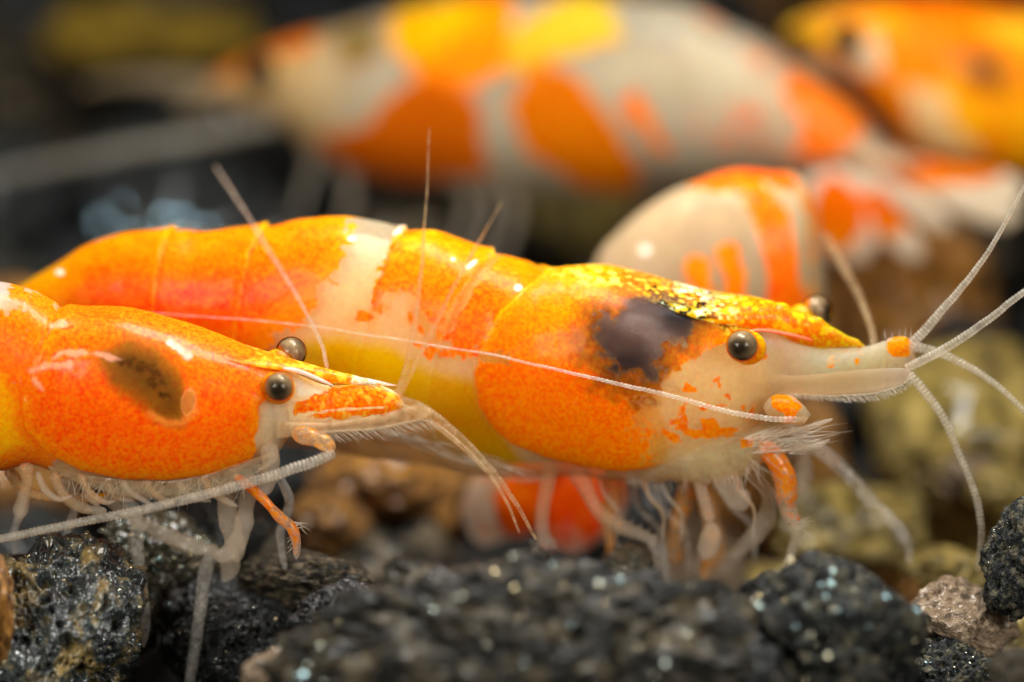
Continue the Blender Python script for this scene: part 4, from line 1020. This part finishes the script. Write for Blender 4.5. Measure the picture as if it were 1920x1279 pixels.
limb(D, 'tail_segment', [(1180, 690, 0, 110), (1110, 780, -20, 90), (1060, 850, -60, 70), (1040, 890, -90, 40)], 'orange')
for (q, cm) in (([(1060, 850, -100, 30), (975, 880, -110, 44), (930, 940, -120, 52), (915, 985, -120, 46), (905, 1020, -120, 12)], 'white'),
                ([(1060, 850, -120, 30), (1000, 900, -130, 40), (975, 960, -140, 44), (960, 1005, -140, 16)], 'orange'),
                ([(1070, 850, -110, 30), (1085, 900, -120, 46), (1075, 970, -130, 52), (1075, 1010, -130, 44), (1080, 1040, -130, 12)], 'red'),
                ([(1090, 850, -90, 26), (1125, 900, -90, 34), (1130, 960, -90, 34), (1120, 1010, -90, 12)], 'white')):
    c_ = {'white': [(0, PALE, DEEP, 0.9), (0.4, PALE, ORANGE, 0.5), (1, WHITE, ORANGE, 0.25)], 'orange': [(0, PALE, DEEP, 0.98), (0.8, PALE, lin(255, 120, 2), 0.95), (1, WHITE, ORANGE, 0.5)],
          'red': [(0, PALE, DEEP, 0.95), (0.7, lin(255, 190, 150), lin(255, 92, 4), 0.85), (1, WHITE, ORANGE, 0.2)]}[cm]
    tube(D, 'tail_fan', [(x, y, n - 60, r * 1.2) for (x, y, n, r) in q], M_LOBE, flat=0.3, color=c_)

# ------------------------------------------------------------------ shrimp far behind in the corner
E = Frame('shrimp', 1750, 420, 2.15, 6,
          'strongly blurred orange shrimp farthest back, dark eye, above the pale tail fan')
def paint_e(px, py, V):
    p = Paint(px, py, V, lin(232, 190, 130), ORANGE, 503)
    one = np.ones(len(px)); p.dens(0.92, one); p.pig(lin(238, 130, 4), one); p.pig(lin(255, 170, 10), sstep(0.0, 0.15, p.n1)); p.pig(lin(225, 90, 2), sstep(40, 0, py))
    m = sstep(-14, 14, p.sd([(1690, 150), (1760, 170), (1790, 240), (1850, 290), (1760, 290), (1710, 230)], 10, 5, 0)); p.dens(0.1, m)
    m = sstep(-14, 14, p.sd([(1560, 100), (1650, 60), (1660, 140), (1600, 150)], 10, 5, 0)); p.dens(0.1, m); p.flesh(lin(226, 196, 160), m)
    m = sstep(-10, 20, p.sd([(1790, 90), (1880, 90), (1900, 180), (1810, 170)], 10, 5, 0)); p.pig(lin(160, 96, 10), m)
    m = sstep(-10, 20, p.sd([(1840, 40), (1940, 40), (1940, 90), (1850, 70)], 10, 5, 0)); p.pig(lin(255, 186, 40), m)
    return p.get()
loft(E, 'body', [(1500, 30), (1560, 14), (1640, -4), (1760, -6), (1900, 10), (2050, 30), (2200, 60)], [(1500, 80), (1560, 140), (1640, 210), (1700, 280), (1780, 318), (1900, 330), (2050, 320), (2200, 260)],
     [(1500, 40), (1640, 100), (1800, 130), (2200, 90)], M_FAR, paint_e, nu=140, nv=100, round0=40, round1=60)
tube(E, 'rostrum', [(1620, 20, 0, 34), (1540, 40, 0, 26), (1470, 62, 0, 12)], M_FAR, color=[(0, PEACH, lin(245, 120, 4), 0.95), (1, PEACH, lin(245, 140, 20), 0.9)])
make_eye(E, 1588, 72, -118, 36, (-0.3, -0.9, 0.2), detail=False, dark=True)
tube(E, 'antennal_scale', [(1580, 110, -40, 30), (1500, 140, -40, 26), (1430, 150, -40, 12)], M_CREAM, flat=0.3)
for x in (1700, 1760, 1830):
    limb(E, 'leg', [(x, 290, -40, 18), (x - 20, 360, -50, 14), (x - 10, 440, -50, 8)], 'tan')

# ------------------------------------------------------------------ stones
def hero(px, py, Y, rx, ry, mat, kind, sub, seed, rot, label, name='stone', depth=None):
    return stone(name, px, py, Y, rx, ry, mat, kind, sub, seed, rot, depth, label)
hero(985, 1266, -0.95, 450, 212, R_CRAG, 'crag', 7, 1, (0.0, 0.0, 0.0), 'broad craggy dark stone, blurred, in front of the shrimp legs, with pale round glints', 'lava_stone', depth=200)
hero(1535, 1195, -0.75, 190, 152, R_LAVA, 'porous', 7, 3, (0.3, 0.1, 2.2), 'knobbly blue grey lava stone under the orange front leg of the shrimp', 'lava_stone')
hero(95, 1190, -0.34, 165, 195, R_OCHRE, 'porous', 7, 4, (0.1, 0.2, 0.2), 'dark porous lava stone with ochre streaks at the lower corner', 'lava_stone')
hero(295, 1030, -0.02, 130, 85, R_SPARK, 'chunk', 6, 5, (0.1, 0.2, 1.0), 'glittering yellowish stone under the deep orange shrimp', 'stone')
hero(455, 1195, -0.12, 165, 115, R_BLACK, 'porous', 7, 6, (0.0, 0.3, 0.8), 'wet black lava stone with glassy sparkles behind the clear leg', 'lava_stone')
hero(570, 1085, -0.14, 120, 50, R_GREY, 'porous', 6, 7, (0.2, 0.0, 2.8), 'grey rough stone ledge beneath the small orange leg', 'lava_stone')
hero(420, 990, 0.14, 90, 70, R_BLACK, 'porous', 6, 14, (0.5, 0.0, 2.0), 'small wet black stone behind the cream leg', 'lava_stone')
hero(505, 1262, -0.80, 60, 42, R_TAN, 'chunk', 5, 8, (0.2, 0.0, 0.3), 'small pale stone leaning on the blurred grey brown lava stone')
hero(-10, 1140, -0.55, 36, 110, R_BROWN, 'chunk', 5, 9, (0.2, 0.0, 0.3), 'reddish stone sliver beside the ochre streaked lava stone')
hero(1185, 1062, 0.03, 62, 40, R_SPARK, 'chunk', 5, 10, (0.2, 0.3, 0.9), 'small whitish stone with fine sparkles under the bent clear claw')
hero(1925, 1045, -0.32, 66, 112, R_LAVA, 'porous', 7, 11, (0.2, 0.1, 1.1), 'upright porous dark stone at the edge beyond the feeler tip', 'lava_stone')
hero(1805, 1165, -0.25, 112, 82, R_TAN, 'chunk', 6, 12, (0.2, 0.25, 0.6), 'tan stone with a round dark hole')
hero(1775, 1275, -0.40, 100, 75, R_LAVA, 'porous', 7, 13, (0.6, 0.1, 0.3), 'low porous stone below the tan stone with a hole', 'lava_stone')
hero(1915, 1265, -0.9, 60, 50, R_GREY, 'porous', 5, 7, (0.6, 0.1, 0.3), 'blurred small grey stone at the lower corner', 'lava_stone')
hero(715, 900, 0.75, 130, 62, R_BROWN, 'chunk', 5, 15, (0.1, 0, 0.3), 'orange brown stone under the yellow belly')
hero(620, 975, 0.62, 95, 52, R_BROWN, 'chunk', 5, 9, (0.4, 0, 1.3), 'orange brown stone behind the small orange leg')
hero(1830, 870, 1.0, 130, 64, R_TAN, 'chunk', 5, 8, (0.3, 0.1, 0.9), 'blurred tan stone behind the hanging feeler')
hero(1610, 985, 0.75, 165, 85, R_OLIVE, 'chunk', 5, 16, (0.1, 0.1, 0.2), 'olive yellow stone behind the long clear leg')
hero(1880, 930, 0.8, 80, 50, R_OLIVE, 'chunk', 5, 17, (0.1, 0.4, 1.2), 'olive stone below the blurred tan stone')
hero(1790, 1080, 0.35, 120, 60, R_OLIVE, 'chunk', 5, 5, (0.4, 0.1, 2.0), 'dull olive stone behind the tan stone with a hole')
hero(310, 70, 2.9, 230, 66, R_YELLOW, 'chunk', 5, 16, (0.0, 0.1, 0.2), 'far olive yellow stone beyond the blurred shrimp feelers', depth=90)
hero(300, 452, 2.3, 130, 75, R_LAVA, 'porous', 5, 3, (0.1, 0.3, 1.2), 'dark stone with pale blue glints above the orange abdomen', 'lava_stone')

kinds = [(R_LAVA, 'porous', 'dark'), (R_GREY, 'porous', 'olive grey'), (R_BLACK, 'porous', 'wet black'), (R_BROWN, 'chunk', 'brown'), (R_OLIVE, 'chunk', 'olive yellow'), (R_TAN, 'chunk', 'tan')]
prob = [0.27, 0.22, 0.20, 0.13, 0.11, 0.07]
Yr = 0.5
while Yr < 7.2:
    rmin = 0.15 + 0.02 * Yr
    half = 1.30 * (DIST + Yr) / DIST
    Xr = -half + rng.uniform(0, 0.3)
    while Xr < half:
        k = rng.choice(6, p=prob)
        if 2.0 < Yr < 4.0 and Xr < -0.2 and rng.uniform() < 0.8: k = 2  # mostly black stones here, putting the dark void into their colour
        if Yr > 4.0 and Xr < 0.2: k = rng.choice([3, 4, 2])
        r = rng.uniform(rmin, rmin + 0.15)
        m_, kd, word = kinds[k]
        x, y = Xr + rng.normal(0, 0.06), Yr + rng.normal(0, 0.06)
        z = -0.27 + float(rise(Yr)) + rng.normal(0, 0.05) - (0.22 if Yr < 1.0 else 0.0)
        if Yr < 1.3 and -0.2 < x < 0.4: z -= 0.12
        if Yr < 1.15 and -0.25 < x < 0.38:
            Xr += r * 1.75; continue
        me = rock_mesh(kd, 4, int(rng.integers(1, 7))).copy(); me.materials[0] = m_
        o = bpy.data.objects.new('gravel_stone', me); col.objects.link(o)
        o.location = (x, y, z)
        o.rotation_euler = rng.uniform(0, 6.28, 3).tolist()
        o.scale = (r * rng.uniform(0.9, 1.3), r * rng.uniform(0.8, 1.2), r * rng.uniform(0.8, 1.1))
        o['label'] = 'blurred %s gravel stone on the tank floor behind the shrimp' % word; o['category'] = 'stone'; o['group'] = '%s background gravel' % word
        Xr += r * 2.0
    Yr += rmin * 2.1

# extra foreground stones fill the lower edge
hero(1390, 1275, -0.95, 110, 100, R_BLACK, 'porous', 5, 5, (0.5, 0.9, 0.9), 'blurred black stone wedged beside the knobbly blue grey lava stone', 'lava_stone')
hero(640, 1190, -0.45, 110, 80, R_BLACK, 'porous', 6, 3, (0.1, 0.9, 1.9), 'black stone in the shade below the grey rough stone ledge', 'lava_stone')
hero(215, 1130, -0.05, 100, 110, R_SPARK, 'porous', 6, 2, (0.1, 0.4, 0.9), 'glittering ochre stone behind the slim clear leg', 'lava_stone')

# small metallic beads added to the stones so the lamps raise glints there
M_BLUE = M_BEAD.copy(); M_BLUE.name = 'blue_glint'
for e_ in next(n for n in M_BLUE.node_tree.nodes if n.type == 'VALTORGB').color_ramp.elements: e_.color = (0.42, 0.66, 0.80, 1)  # beads tinted so that their glint comes out blue
def glitter(o, n, rmin, rmax, seed, top=-0.2, front=0.15, mat=None):
    g = np.random.default_rng(seed)
    me = o.data
    co = np.zeros(len(me.vertices) * 3); me.vertices.foreach_get('co', co); co = co.reshape(-1, 3)
    Mw = o.matrix_basis
    R = np.array(Mw.to_3x3()); W = co @ R.T
    nr = W / (np.linalg.norm(W, axis=1, keepdims=True) + 1e-9)
    ok = np.where((nr[:, 2] > top) & (nr[:, 1] < front))[0]
    pick = g.choice(ok, min(n, len(ok)), replace=False)
    bm = bmesh.new(); bmesh.ops.create_icosphere(bm, subdivisions=2, radius=1.0)
    S = np.array([v.co[:] for v in bm.verts]); T = np.array([[v.index for v in f.verts] for f in bm.faces]); bm.free()
    Ri = np.linalg.inv(R)
    V, F = [], []
    for i, k in enumerate(pick):
        r = PXS * rmin * (rmax / rmin) ** (g.uniform() ** 2)
        b = S * r * g.uniform(0.6, 1.2, 3) + W[k] + nr[k] * r * 0.2
        V.append(b @ Ri.T); F.append(T + i * len(S))
    c = mesh_obj('glint_beads', np.concatenate(V), np.concatenate(F), mat or M_BEAD, o)
    c['kind'] = 'stuff'
by = {o['label']: o for o in bpy.data.objects if 'label' in o and o.type == 'MESH'}
for lab, n, a_, b_ in (('broad craggy dark stone, blurred, in front of the shrimp legs, with pale round glints', 90, 3, 12), ('knobbly blue grey lava stone under the orange front leg of the shrimp', 160, 2, 9),
                       ('dark porous lava stone with ochre streaks at the lower corner', 130, 1.2, 4.5), ('glittering yellowish stone under the deep orange shrimp', 150, 1.5, 7),
                       ('wet black lava stone with glassy sparkles behind the clear leg', 110, 1.2, 5), ('glittering ochre stone behind the slim clear leg', 90, 1.5, 6),
                       ('small wet black stone behind the cream leg', 60, 1.5, 6), ('small whitish stone with fine sparkles under the bent clear claw', 120, 1.0, 3),
                       ('upright porous dark stone at the edge beyond the feeler tip', 50, 1, 3.5), ('low porous stone below the tan stone with a hole', 50, 1, 4),
                       ('dark stone with pale blue glints above the orange abdomen', 9, 14, 30)):
    bl = 'blue glints' in lab
    glitter(by[lab], n, a_, b_, len(lab) + n, 0.3 if bl else -0.2, 0.2, M_BLUE if bl else None)
